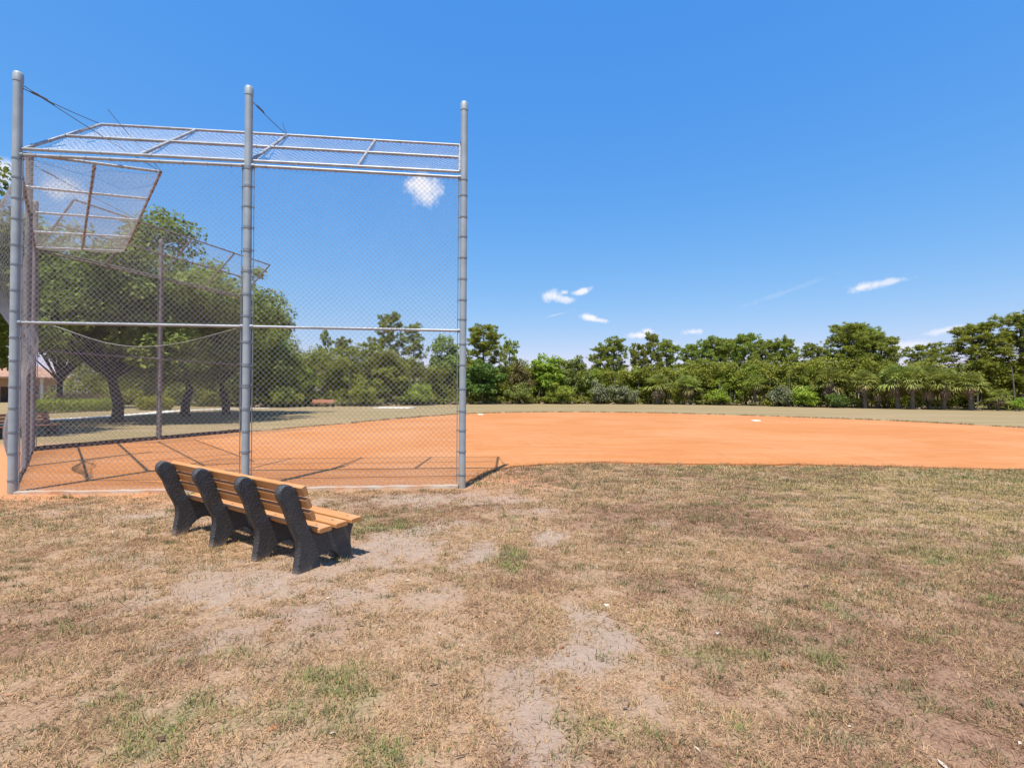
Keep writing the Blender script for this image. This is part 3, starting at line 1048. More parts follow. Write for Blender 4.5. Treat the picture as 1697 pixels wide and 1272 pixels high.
km = strip('kerb', P1, P2, .15, -.1, .016, None, seed=1)
k2 = strip('kerb', P2, P3, .15, -.1, .020, None, seed=2); km.add(k2.v, k2.f)
tag(km.build('concrete_kerb', MAT['concrete']), 'low pale concrete kerb half buried under the near mesh panels', 'kerb', kind='structure')
for a, b_, sd in ((PE, F1, 3), (F1, F2, 4), (P1, PM, 5), (PM, PE, 6)):
    o = strip('dark_strip', a, b_, .06, -.1, .13 if sd < 5 else .05, None, .02, .006, 24, sd).build('base_strip', MAT['darkbrown'], BS)  # low dark brown strips along the foot of the panels


# ------------------------------------------------------------------ benches
SLAT_R = {}


def slat(length, wd, th):
    """rounded-edge plank along +x"""
    c_ = .007
    prof = [(-wd / 2 + c_, -th / 2), (wd / 2 - c_, -th / 2), (wd / 2, -th / 2 + c_), (wd / 2, th / 2 - c_), (wd / 2 - c_, th / 2), (-wd / 2 + c_, th / 2), (-wd / 2, th / 2 - c_), (-wd / 2, -th / 2 + c_)]
    m_ = MB(); n = 8
    vs = [(0, p, q) for p, q in prof] + [(length, p, q) for p, q in prof]
    fs = [tuple(reversed(range(n))), tuple(range(n, 2 * n))] + [(k, (k + 1) % n, n + (k + 1) % n, n + k) for k in range(n)]
    m_.add(vs, fs)
    return m_.mesh('slat')


def bezier_profile():
    """side view of the cast support: y = forwards, z = up"""
    pts = [(-.004, -.06), (.0, .0), (.010, .073), (.024, .162), (.030, .232), (.022, .290), (.000, .343), (-.029, .397), (-.056, .450), (-.083, .518), (-.112, .593), (-.144, .646), (-.172, .692),
           (-.186, .735), (-.178, .770), (-.158, .795), (-.128, .809), (-.092, .806), (-.058, .790), (-.026, .764), (.000, .720), (.018, .669),
           (.051, .576), (.088, .488), (.124, .407), (.150, .362), (.180, .346), (.40, .351), (.655, .358), (.664, .345), (.640, .29), (.618, .224), (.624, .133), (.650, .045), (.690, -.06),
           (.535, -.06), (.510, .00), (.472, .046), (.420, .098), (.360, .128), (.300, .128), (.245, .104), (.195, .066), (.160, .015), (.148, -.06)]
    return pts


PROF = bezier_profile()


def support_mesh(th):
    """extruded profile with a rounded rim"""
    n = len(PROF)
    cxy = (sum(p[0] for p in PROF) / n, sum(p[1] for p in PROF) / n)
    nrm = []
    for i in range(n):
        a, b_ = PROF[i - 1], PROF[(i + 1) % n]
        dx, dy = b_[0] - a[0], b_[1] - a[1]; L = math.hypot(dx, dy) or 1
        nrm.append((-dy / L, dx / L))          # outward for this winding (clockwise seen from +x)
    rings = [(-th / 2, .012), (-th / 2 + .012, 0), (th / 2 - .012, 0), (th / 2, .012)]
    vs = []
    for x_, ins in rings:
        for (py, pz), (ny__, nz_) in zip(PROF, nrm):
            vs.append((x_, py - ny__ * ins, pz - nz_ * ins))
    fs = []
    for q in range(3):
        for k in range(n):
            fs.append((q * n + k, q * n + (k + 1) % n, (q + 1) * n + (k + 1) % n, (q + 1) * n + k))
    fs.append(tuple(reversed(range(n)))); fs.append(tuple(3 * n + k for k in range(n)))
    import bmesh
    m_ = MB().add(vs, fs)
    me = m_.mesh('support')
    bm = bmesh.new(); bm.from_mesh(me)
    bmesh.ops.recalc_face_normals(bm, faces=bm.faces)
    bmesh.ops.triangulate(bm, faces=[f for f in bm.faces if len(f.verts) > 4])
    bm.to_mesh(me); bm.free()
    me.polygons.foreach_set('use_smooth', [abs(p.normal.x) < .7 for p in me.polygons])
    return me


def make_bench(slatmat):
    root = empty('park_bench')
    sm = support_mesh(.085)
    xs = [.043, .873, 1.693, 2.363]
    for x_ in xs:
        link('support', sm, MAT['black'], root, (x_, 0, 0))
    bs, ss = slat(2.50, .090, .046), slat(2.53, .135, .040)
    x0 = -.02
    bolt = MB().tube([(0, 0, .017), (0, 0, .0225)], .010, 8).mesh('bolt')
    for k, (y_, z_) in enumerate(((.0235, .741), (.0645, .628), (.1075, .513))):
        o = link('back_slat', bs, slatmat, root, (x0, y_, z_))
        o.rotation_euler = (R(110.6), 0, 0)
    for k, y_ in enumerate((.232, .417, .600)):
        o = link('seat_slat', ss, slatmat, root, (x0, y_, .3715 + k * .0045))
        o.rotation_euler = (R(1.5), 0, 0)
        for x_ in xs:
            link('bolt', bolt, MAT['cable'], o, (x_ - x0, 0, .0))
    return root


bench = make_bench(MAT['slat'])
# rear feet run from (-4.0, 5.6) to (-1.93, 4.47); local +x comes towards the camera, local +y faces the field
bench.location = (-3.97, 5.65, .0)
bench.rotation_euler = (0, R(.9), math.atan2(-1.18, 1.94))
bench.scale = (.977, 1, 1.06)
tag(bench, 'tan slatted bench with four pebbled black supports, nearest the camera outside the backstop', 'bench', 'park benches')

b2 = copy_tree(bench)
b2.location = (-17.6, 18.3, -.01); b2.rotation_euler = (0, 0, R(-105))
tag(b2, 'bench in deep tree shade behind the left end of the far wing', 'bench', 'park benches')
b3 = copy_tree(bench)
b3.location = (-20.1, 54.6, -.01); b3.rotation_euler = (0, 0, R(181))
for ch in b3.children:
    if 'slat' in ch.name:
        ch.material_slots[0].link = 'OBJECT'; ch.material_slots[0].material = MAT['redslat']
for ch in b2.children:
    if 'slat' in ch.name:
        ch.material_slots[0].link = 'OBJECT'; ch.material_slots[0].material = MAT['redslat']
tag(b3, 'distant red-brown bench at the tree line, seen through the right mesh bay', 'bench', 'park benches')

# ------------------------------------------------------------------ bases, pad, path
MAT['base'] = simple('dusty_white_rubber', (.72, .66, .56), (.66, .40, .24), .7, 0, 4, .2, 40, .5, .75)


def base(loc, rz, label):
    m_ = MB(); s_ = .21
    for z0, z1, q0, q1 in ((0, .05, s_, s_ - .004), (.05, .075, s_ - .004, s_ - .05)):
        vs = [(-q0, -q0, z0), (q0, -q0, z0), (q0, q0, z0), (-q0, q0, z0), (-q1, -q1, z1), (q1, -q1, z1), (q1, q1, z1), (-q1, q1, z1)]
        m_.add(vs, [(0, 1, 5, 4), (1, 2, 6, 5), (2, 3, 7, 6), (3, 0, 4, 7)] + ([(4, 5, 6, 7)] if z0 else []))
    o = m_.build('field_base', MAT['base'], None, False, loc)
    o.rotation_euler = (0, 0, rz)
    tag(o, label, 'base', 'bases of the infield')


base((-2.36, 36.6, .004), R(2), 'white base far out on the clay, just right of the right backstop post')
base((15.1, 29.9, .004), R(2), 'white base on the right half of the clay infield')

MAT['pad'] = simple('bleached_concrete', (.66, .63, .57), (.54, .50, .44), .9, 0, 2, .3, 30)
tag(MB().box((-14.6, 50.5, -.05), (-10.7, 54.0, .05)).build('concrete_pad', MAT['pad']), 'bleached concrete pad in the outfield grass behind the mesh', 'pad', kind='structure')
edge = [(-23.6, 20.0), (-25.0, 25.6), (-25.5, 28.5), (-25.5, 30.7), (-25.9, 34.1), (-27.1, 38.3), (-28.4, 41.5), (-27, 47), (-24.5, 49.0)]
pts = smooth_poly(edge, 2)
m_ = MB(); vs = []; fs = []
for i, (x, y) in enumerate(pts):
    x1, y1 = pts[min(i + 1, len(pts) - 1)]; x0, y0 = pts[max(i - 1, 0)]
    L = math.hypot(x1 - x0, y1 - y0); nx, ny = -(y1 - y0) / L, (x1 - x0) / L
    vs += [(x, y, .012), (x + nx * 1.5, y + ny * 1.5, .012)]
    if i:
        fs.append((2 * i - 2, 2 * i, 2 * i + 1, 2 * i - 1))
m_.add(vs, fs)
tag(m_.build('path', MAT['pad']), 'pale concrete footpath curving behind the oaks', 'path', kind='structure')

# ------------------------------------------------------------------ house
MAT['wall'] = simple('cream_stucco', (.55, .40, .29), (.50, .36, .26), .9, 0, 2, .2, 40)
MAT['white'] = simple('white_paint', (.75, .74, .71), None, .6)
MAT['tile'] = simple('terracotta_tile', (.40, .235, .16), (.32, .18, .12), .85, 0, 2, .4, 20)
MAT['glass'] = simple('dark_glass', (.03, .035, .04), None, .08, 0, spec=.8)
house = empty('stucco_house', (-74.0, 72.0, 0), R(40))
tag(house, 'cream stucco house with terracotta tile roof and white porch columns behind the oaks', 'house')


def hip_roof(x0, x1, y0, y1, z, h, ov=.6):
    x0 -= ov; x1 += ov; y0 -= ov; y1 += ov
    d = (y1 - y0) / 2
    vs = [(x0, y0, z), (x1, y0, z), (x1, y1, z), (x0, y1, z), (x0 + d, (y0 + y1) / 2, z + h), (x1 - d, (y0 + y1) / 2, z + h),
          (x0, y0, z - .22), (x1, y0, z - .22), (x1, y1, z - .22), (x0, y1, z - .22)]
    return MB().add(vs, [(0, 1, 5, 4), (1, 2, 5), (2, 3, 4, 5), (3, 0, 4), (6, 7, 1, 0), (7, 8, 2, 1), (8, 9, 3, 2), (9, 6, 0, 3), (9, 8, 7, 6)])


MB().box((-9, -4, -.1), (6, 4, 3.4)).build('wall', MAT['wall'], house)
MB().box((-9, -3.5, 3.4), (-2, 4, 6.6)).build('upper_wall', MAT['wall'], house)
rf = hip_roof(-9, 6, -6, 4, 3.62, 2.3).build('roof', MAT['tile'], house)
rf2 = hip_roof(-9, -2, -3.5, 4, 6.85, 2.2).build('upper_roof', MAT['tile'], house)
MB().box((-4.2, .6, 8.0), (-3.4, 1.4, 9.7)).build('chimney', MAT['wall'], rf2)
for x_ in (-8.6, -5.5, -2.4, .7, 3.2, 5.6):
    c_ = MB().tube([(x_, -5.7, 0), (x_, -5.7, .25), (x_, -5.7, .26), (x_, -5.7, 3.1), (x_, -5.7, 3.12), (x_, -5.7, 3.40)], [.26, .26, .18, .16, .24, .24], 12)
    c_.build('porch_column', MAT['white'], house, False)
for x_, z_ in ((-7.3, 1.0), (-4, 1.0), (2.2, 1.0), (4.6, 1.0), (-7, 4.4), (-4, 4.4)):
    y_ = -4 if z_ < 3 else -3.5
    w_ = MB().box((x_ - .65, y_ - .06, z_), (x_ + .65, y_ + .01, z_ + 1.5)).build('window', MAT['white'], house)
    for q in (-1, 1):
        MB().box((x_ + q * .31 - .27, y_ - .075, z_ + .08), (x_ + q * .31 + .27, y_ - .055, z_ + 1.42)).build('pane', MAT['glass'], w_)
d_ = MB().box((-1.1, -4.07, 0), (.1, -3.98, 2.2)).build('door', MAT['darkbrown'], house)
MB().tube([(-.95, -4.12, 1.0), (-.95, -4.08, 1.0)], .04, 8).build('handle', MAT['band'], d_)


# ------------------------------------------------------------------ foliage
def leaves_np(C, L, W, r, up=.35, outward=None):
    """rhombic leaves with random, slightly upturned orientation"""
    n = len(C)
    nrm = r.normal(size=(n, 3)); nrm = unit(nrm); nrm[:, 2] = np.abs(nrm[:, 2]) * (1 + up)
    if outward is not None:
        nrm = nrm + .6 * outward
    nrm = unit(nrm)
    a = unit(np.cross(nrm, r.normal(size=(n, 3))))
    b_ = np.cross(nrm, a)
    a = a * (L / 2)[:, None]; b_ = b_ * (W / 2)[:, None]
    V = np.stack([C - a, C - b_ + nrm * (W * .12)[:, None], C + a, C + b_ + nrm * (W * .12)[:, None]], 1).reshape(-1, 3)
    F = np.arange(4 * n).reshape(-1, 4)
    v = np.repeat(np.clip(r.normal(.5, .24, n), 0, 1), 4)
    return V, F, v


def clusters_to_leaves(CC_, CR, per, size, r):
    """leaves through the volume of each clump, denser to its outside"""
    k = len(CC_)
    cid = np.repeat(np.arange(k), per)
    d = unit(r.normal(size=(len(cid), 3)))
    rad = r.random(len(cid)) ** .42
    sq = np.array([1.0, 1.0, .72])
    P = CC_[cid] + d * (CR[cid] * rad)[:, None] * sq
    L = size * r.uniform(.65, 1.35, len(cid)); W = L * r.uniform(.45, .7, len(cid))
    V, F, v = leaves_np(P, L, W, r, .35, d)
    tone = np.clip(r.normal(0, .14, k), -.25, .25)
    v = np.clip(v + np.repeat(tone[cid], 4), 0, 1)
    return V, F, v


def crown_clumps(r, n, H, Rr, z0, shape=1.0, lean=(0, 0)):
    """clump centres: uneven dome between z0 and H"""
    d = unit(r.normal(size=(n * 3, 3)))
    d = d[d[:, 2] > -.75][:n]
    rad = r.random(len(d)) ** .38
    az_ = np.arctan2(d[:, 1], d[:, 0])
    lump = .80 + .28 * np.sin(az_ * 3 + r.random() * 6) * np.abs(np.cos(d[:, 2] * 2)) + .16 * np.sin(az_ * 5 + d[:, 2] * 4 + r.random() * 6)
    zc = z0 + (H - z0) * .42
    P = np.stack([d[:, 0] * Rr * rad * lump, d[:, 1] * Rr * rad * lump,
                  np.where(d[:, 2] > 0, d[:, 2] * (H - zc), d[:, 2] * (zc - z0)) * rad * (.88 + .14 * np.sin(az_ * 4))], 1)
    P[:, 2] += zc
    return P


def trunk_and_limbs(r, H, base_r, fork, targets, bend=.25):
    m_ = MB()
    pts = [Vector((0, 0, -.15)), Vector((r.normal(0, .04), r.normal(0, .04), .25))]
    for t in (.35, .7, 1.0):
        pts.append(Vector((r.normal(0, bend) * t, r.normal(0, bend) * t, fork * t)))
    m_.tube(pts, [base_r * 1.5, base_r * 1.08, base_r * .95, base_r * .85, base_r * .75], 9)
    top = pts[-1]
    for T in targets:
        T = Vector(T)
        s_ = top.lerp(pts[-2], r.random() * .5)
        mid = s_.lerp(T, .5) + Vector((0, 0, (T.z - s_.z) * .12)) + Vector(r.normal(0, .15, 3))
        m_.tube([s_, mid, T], [base_r * .42, base_r * .26, base_r * .06], 6)
    return m_


def broadleaf(seed, H, Rr, z0, n, per, size, base_r, fork, crf=(.16, .30), limbs=12):
    r = np.random.default_rng(seed)
    P = crown_clumps(r, n, H - Rr * .12, Rr * .88, z0)
    CR = r.uniform(crf[0], crf[1], len(P)) * Rr
    V, F, v = clusters_to_leaves(P, CR, per, size, r)
    crown = mesh_np('crown', V, F, {'v': v})
    far = P[np.argsort(-np.linalg.norm(P[:, :2], axis=1))[::max(1, len(P) // limbs)]][:limbs]
    tr = trunk_and_limbs(r, H, base_r, fork, far).mesh('trunk'); smooth_sides(tr)
    return crown, tr


def pine(seed, H, Rr, z0, dens=1.0):
    """tall pine: bare trunk, upswept limbs, needle tufts at the twig ends"""
    r = np.random.default_rng(seed)
    m_ = MB()
    sway = r.normal(0, .18, 2)
    tp = lambda z: Vector((sway[0] * math.sin(z / H * 2.6), sway[1] * math.sin(z / H * 2.1 + .4), z))
    zs_ = np.linspace(0, H * .96, 9)
    m_.tube([tp(z) if z > 0 else Vector((0, 0, -.15)) for z in zs_], [.17 * (1 - .85 * z / H) + .02 for z in zs_], 8)
    T, TR = [], []
    nb = int(40 * dens)
    for i in range(nb):
        f_ = (i + r.random()) / nb
        z = z0 + (H - z0) * f_ ** .85 * .97
        prof = Rr * (math.sin(math.pi * min(1, .25 + .67 * f_)) ** .7) * r.uniform(.45, 1.12)
        a = i * 2.399 + r.normal(0, .35)
        rise = prof * r.uniform(-.05, .55)
        s_ = tp(z); e = s_ + Vector((math.cos(a) * prof, math.sin(a) * prof, rise))
        mid = s_.lerp(e, .55) + Vector((0, 0, -.08 * prof))
        m_.tube([s_, mid, e], [.045, .03, .012], 5)
        for tt in ((1.0, .62) if prof > .8 else (1.0,)):      # needle clumps at the branch end and half way
            cc_ = s_.lerp(e, tt + r.normal(0, .06)); cr0 = r.uniform(.34, .62) * (Rr / 2.6) ** .5
            for k in range(int(7 + 4 * r.random())):
                q = r.normal(size=3); q = q / np.linalg.norm(q) * r.random() ** .4 * cr0
                T.append((cc_.x + q[0], cc_.y + q[1], cc_.z + .12 + q[2] * .75)); TR.append(r.uniform(.24, .42))
    for k in range(7):
        T.append(tuple(tp(H) + Vector(r.normal(0, .22, 3)) + Vector((0, 0, -.3 + .05 * k)))); TR.append(.34)
    T = np.array(T); TR = np.array(TR)
    nn_ = 26
    cid = np.repeat(np.arange(len(T)), nn_)
    d = unit(r.normal(size=(len(cid), 3)) + np.array([0, 0, .45]))
    Lr = TR[cid] * r.uniform(.7, 1.15, len(cid))
    b0 = T[cid] + d * (Lr * .12)[:, None]
    tip = T[cid] + d * Lr[:, None]
    sd = unit(np.cross(d, r.normal(size=d.shape))) * .034
    V = np.stack([b0 - sd, b0 + sd, tip], 1).reshape(-1, 3)
    F = np.arange(len(V)).reshape(-1, 3)
    tone = np.clip(r.normal(.5, .2, len(T)), 0, 1)
    v = np.repeat(np.clip(tone[cid] + r.normal(0, .12, len(cid)), 0, 1), 3)
    tr = m_.mesh('trunk'); smooth_sides(tr)
    return mesh_np('crown', V, F, {'v': v}), tr


def fan_fronds(r, n, org, len_pet, len_leaf, el_lo, el_hi, spread=75, nleaf=13, droop=.35, width=.05):
    """costapalmate fans on stalks round a point"""
    V, F, v = [], [], []
    for i in range(n):
        a = i * 2.399 + r.normal(0, .2)
        e = R(r.uniform(el_lo, el_hi))
        d = np.array([math.cos(a) * math.cos(e), math.sin(a) * math.cos(e), math.sin(e)])
        side = np.array([-math.sin(a), math.cos(a), 0]); nrm = np.cross(d, side)
        lp = len_pet * r.uniform(.8, 1.2); hub = np.array(org) + d * lp
        tone = np.clip(r.normal(.5, .2), 0, 1)
        def quad(p0, p1, w0, w1, ax):
            k = len(V)
            V.extend([p0 - ax * w0, p0 + ax * w0, p1 + ax * w1, p1 - ax * w1]); F.append((k, k + 1, k + 2, k + 3)); v.extend([tone] * 4)
        quad(np.array(org, float), hub, .025, .018, side)
        for j in range(nleaf):
            b_ = R(-spread + 2 * spread * (j + .5) / nleaf) + r.normal(0, .05)
            ld = unit(d * math.cos(b_) + side * math.sin(b_) + nrm * r.normal(.0, .12))
            L = len_leaf * (.72 + .28 * math.cos(b_)) * r.uniform(.88, 1.1)
            ax = unit(np.cross(ld, nrm))
            m1 = hub + ld * L * .55 + np.array([0, 0, -.05 * droop * L])
            t1 = hub + ld * L * .95 + np.array([0, 0, -droop * L])
            quad(hub, m1, width * .25, width, ax); quad(m1, t1, width, .006, ax)
    return np.array(V), np.array(F), np.array(v)


def palm(seed, H, trunk_h):
    r = np.random.default_rng(seed)
    org = (0, 0, trunk_h)
    m_ = MB()
    lean = r.normal(0, .12, 2)
    pts = [Vector((-lean[0] * (1 - t) * 1.5, -lean[1] * (1 - t) * 1.5, trunk_h * t - (.1 if t == 0 else 0))) for t in np.linspace(0, 1, 8)]
    m_.tube(pts, [.26, .22, .2, .2, .21, .22, .25, .2], 10)
    for k in range(34):                           # boots: old leaf bases crossing on the trunk
        t = r.uniform(.15, 1); a = r.uniform(0, 6.28); z = trunk_h * t
        c_ = Vector((math.cos(a) * .19 - lean[0] * (1 - t) * 1.5, math.sin(a) * .19 - lean[1] * (1 - t) * 1.5, z))
        o_ = Vector((math.cos(a) * .14, math.sin(a) * .14, .22))
        m_.tube([c_, c_ + o_], [.05, .03], 4)
    tr = m_.mesh('trunk')
    Lf = (H - trunk_h) * .62
    g1 = fan_fronds(r, 44, org, Lf * .75, Lf * .9, -18, 85, 85, 13, .28, .05)
    g2 = fan_fronds(r, 5, org, Lf * .6, Lf * .75, -28, 10, 78, 13, .45, .045)
    g3 = fan_fronds(r, 8, (0, 0, trunk_h - .05), Lf * .45, Lf * .60, -80, -35, 55, 8, .4, .045)
    mk = lambda nme, g_: mesh_np(nme, g_[0], g_[1], {'v': g_[2]})
    return tr, mk('crown', g1), mk('yellow_fronds', g2), mk('dead_fronds', g3)


def set_mat(o, mt):
    if not o.data.materials:
        o.data.materials.append(mt)
    o.material_slots[0].link = 'OBJECT'; o.material_slots[0].material = mt


PINES = [pine(100 + i, 11.0, 2.5, 3.2 + .7 * (i % 3), 1.1 + .25 * (i % 2)) for i in range(6)]
DENSE = [pine(140 + i, 11.0, 2.7, 2.2, 1.9) for i in range(5)]
TREES = [broadleaf(200 + i, 7.0, 3.0, .9, 64, 110, .30, .12, 2.2, (.17, .30)) for i in range(5)]
SHRUBS = [broadleaf(240 + i, 3.2, 2.3, .15, 34, 110, .22, .05, .5, (.20, .34), 9) for i in range(3)]
PALMS = [palm(300 + i, 5.0, 2.5 + .25 * i) for i in range(3)]

# kind, x, y, height, crown radius, foliage, label
PLANTS = [
    ('pine', -26.7, 69.1, 10.4, .95, 'pine', 'slim distant pine with a narrow spire top, right of the dark tree behind the mesh'),
    ('pine', -23.0, 65.2, 8.8, 1.6, 'pine', 'round-topped pine just right of the slim spire pine, seen through the mesh'),
    ('pine', -18.9, 65.1, 8.2, 1.9, 'pine', 'pine left of the tallest pine behind the right mesh bay'),
    ('pine', -16.9, 67.8, 12.5, 2.2, 'pine', 'tallest pine seen through the right mesh bay, rising above the middle rail'),
    ('pine', -14.6, 71.6, 11.5, 1.9, 'pine', 'thin open pine right of the tallest pine behind the mesh'),
    ('pine', -4.4, 76.0, 12.2, 3.2, 'pine', 'big open-crowned pine just right of the right backstop post'),
    ('pine', -.3, 79.8, 10.2, 1.7, 'pine', 'small ragged pine on the right shoulder of the big open-crowned pine'),
    ('pine', 18.2, 84.8, 11.3, 2.5, 'pine', 'taller right-hand pine of the pair with sky between their trunks'),
    ('pine', 15.8, 84.0, 9.6, 2.3, 'pine', 'shorter left-hand pine of the pair with sky between their trunks'),
    ('pine', 22.2, 85.4, 10.3, 1.8, 'pine', 'low round pine just left of the straight pine below the small cloud'),
    ('pine', 24.2, 84.2, 11.9, 1.9, 'pine', 'straight tall pine right under a small white cloud in mid tree line'),
    ('dense', 26.9, 84.9, 10.8, 2.2, 'pine', 'full-crowned pine right of the straight pine under the cloud'),
    ('pine', 32.1, 86.7, 10.4, 2.2, 'pine', 'low pine at the dip where the long right-hand pine stand begins'),
    ('dense', 34.3, 83.7, 11.2, 2.6, 'pine', 'pine at the left shoulder of the long right-hand pine stand'),
    ('dense', 37.4, 83.6, 11.1, 2.6, 'pine', 'second pine from the left along the long right-hand pine stand'),
    ('dense', 39.2, 80.8, 11.5, 2.6, 'pine', 'highest pine of the long stand, above the right-hand base'),
    ('dense', 41.5, 78.8, 10.4, 2.4, 'pine', 'pine next right of the highest pine of the long stand'),
    ('dense', 43.0, 75.9, 10.3, 2.4, 'pine', 'last full pine of the long stand before the skyline drops'),
    ('pine', 46.6, 75.5, 9.5, 1.9, 'pine', 'small flat-topped pine left of the big gapped pine on the right'),
    ('pine', 49.2, 76.0, 8.9, 1.7, 'pine', 'lowest pine in the dip directly left of the big gapped pine'),
    ('pine', 46.1, 67.1, 11.2, 2.8, 'pine', 'big gapped pine with sky through its crown, above the palm row'),
    ('dense', 49.4, 67.7, 11.1, 3.0, 'pine', 'dense tall pine joined to the right side of the big gapped pine'),
    ('dense', 50.5, 65.4, 9.6, 2.7, 'pine', 'dense pine sloping down to the right behind the palm row'),
    ('pine', 58.4, 68.2, 8.7, 2.2, 'pine', 'small distant pine in the gap above the middle of the palm row'),
    ('dense', 56.5, 59.3, 10.2, 3.3, 'pine', 'broad domed pine second from the right edge of the picture'),
    ('dense', 59.5, 56.5, 11.2, 3.2, 'pine', 'tall pine with a bare grey trunk at the right edge'),
    ('tree', -27.4, 51.9, 11.0, 3.5, 'dark', 'dark broadleaf tree right behind the middle backstop post'),
    ('tree', -24.5, 56.1, 6.4, 2.3, 'olive', 'pale olive shrubby tree behind the distant red-brown bench'),
    ('tree', -20.7, 60.5, 6.3, 3.0, 'olive', 'wide olive tree right of the distant red-brown bench'),
    ('tree', -16.4, 63.0, 6.0, 2.9, 'olive', 'mid green tree below the tallest pine behind the mesh'),
    ('tree', -10.3, 72.5, 11.0, 4.0, 'oak', 'large dense round tree just left of the right backstop post'),
    ('tree', -4.4, 72.3, 7.0, 3.8, 'dark', 'dark green tree with a thin pale trunk just right of the right post'),
    ('tree', 1.3, 76.4, 7.7, 2.2, 'brown', 'brownish green tree left of the bright green round tree'),
    ('tree', 5.8, 78.7, 8.9, 4.2, 'bright', 'bright green round tree in the middle of the tree line'),
    ('tree', 10.3, 80.0, 8.5, 3.2, 'pale', 'feathery green tree right of the bright green round tree'),
    ('tree', 13.1, 79.6, 6.2, 2.4, 'bright', 'deep green small tree below the left pine of the pair'),
    ('tree', 21.2, 80.4, 6.6, 3.3, 'olive', 'olive tree below the low round pine in mid tree line'),
    ('tree', 30.0, 79.5, 7.0, 3.8, 'pale', 'leafy tree behind the brown-skirted palms in mid tree line'),
    ('tree', 33.4, 76.0, 6.2, 3.2, 'bright', 'light green leafy tree at the left start of the long stand'),
    ('tree', 36.1, 72.7, 6.5, 3.1, 'bright', 'light yellow-green tree straight behind the right-hand base'),
    ('tree', 38.7, 70.1, 5.8, 2.0, 'dark', 'small dark round tree right of the light yellow-green tree'),
    ('tree', 41.8, 68.1, 6.1, 2.9, 'bright', 'bright green tree below and left of the big gapped pine'),
    ('tree', 60.6, 59.4, 6.8, 3.0, 'dark', 'dark shadowy tree between the two right-hand pines'),
    ('palm', 23.3, 77.1, 5.1, 2.6, 'palm', 'shaggy palm with brown skirt, leftmost palm of the tree line'),
    ('palm', 27.7, 76.0, 4.6, 2.5, 'palm', 'palm with orange-brown dead fronds right of the leftmost palm'),
    ('palm', 35.7, 70.9, 4.7, 2.0, 'palm', 'lone palm with a drooping dead head behind the right-hand base'),
    ('palm', 41.0, 67.2, 5.2, 2.4, 'palm', 'green palm peeping out between shrubs left of the palm row'),
    ('palm', 42.0, 63.6, 5.4, 2.5, 'palm', 'heavy brown-fringed palm at the left end of the palm row'),
    ('palm', 44.0, 60.3, 4.8, 2.2, 'palm', 'palm with yellow lower fronds, second in the palm row'),
    ('palm', 45.7, 60.5, 4.4, 2.0, 'palm', 'palm crowded against its neighbour, third in the palm row'),
    ('palm', 46.4, 58.4, 5.4, 2.3, 'palm', 'taller palm, fourth from the left in the palm row'),
    ('palm', 47.4, 57.1, 5.1, 2.2, 'palm', 'palm with straw-coloured lower fronds, fifth in the palm row'),
    ('palm', 49.6, 57.5, 5.3, 2.1, 'palm', 'green-headed palm on a dim trunk, sixth in the palm row'),
    ('palm', 50.0, 55.6, 4.8, 2.1, 'palm', 'palm with a clean pale straight trunk, seventh in the palm row'),
    ('palm', 51.6, 54.4, 4.3, 2.3, 'palm', 'stout palm with hanging pale dead fronds at the end of the row'),
    ('palm', 54.3, 53.8, 2.5, 1.3, 'palm', 'small low palm right of the stout palm'),
    ('shrub', 14.2, 77.4, 4.0, 2.5, 'grey', 'grey-green shrub below the shorter left-hand pine of the pair'),
    ('shrub', 18.0, 77.1, 3.6, 2.6, 'grey', 'twiggy grey shrub below the taller right-hand pine of the pair'),
    ('shrub', 37.7, 67.6, 3.5, 2.6, 'grey', 'grey twiggy shrub right of the lone drooping palm'),
    ('shrub', 39.8, 64.8, 3.0, 2.4, 'bright', 'rounded green shrub left of the palm row'),
    ('shrub', 41.7, 61.6, 2.3, 1.8, 'dark', 'dark low shrub at the foot of the brown-fringed palm'),
    ('shrub', 31.5, 73.8, 3.0, 2.4, 'bright', 'low leafy shrub at the foot of the light green leafy tree'),
    ('shrub', -18.0, 58.6, 3.1, 2.1, 'olive', 'round olive shrub left of the concrete pad behind the mesh'),
    ('shrub', -12.6, 63.5, 3.5, 2.5, 'olive', 'wide shrub below the thin open pine behind the mesh'),
    ('shrub', 1.0, 73.8, 3.8, 2.6, 'pale', 'pale green shrub below the brownish green tree'),
    ('shrub', 7.3, 76.0, 3.5, 2.9, 'olive', 'spreading shrub below the bright green round tree'),
    ('shrub', -24.8, 52.6, 2.8, 2.0, 'olive', 'olive shrub right of the middle post above dead palmetto fronds'),
    ('shrub', 55.2, 52.5, 1.8, 1.3, 'bright', 'bright green low shrub at the foot of the right edge pine'),
]
GROUPS = {'pine': 'pines of the tree line', 'tree': 'broadleaf trees of the tree line', 'palm': 'palms of the tree line', 'shrub': 'shrubs at the edge of the outfield'}
r = random.Random(3)
cnt = {}
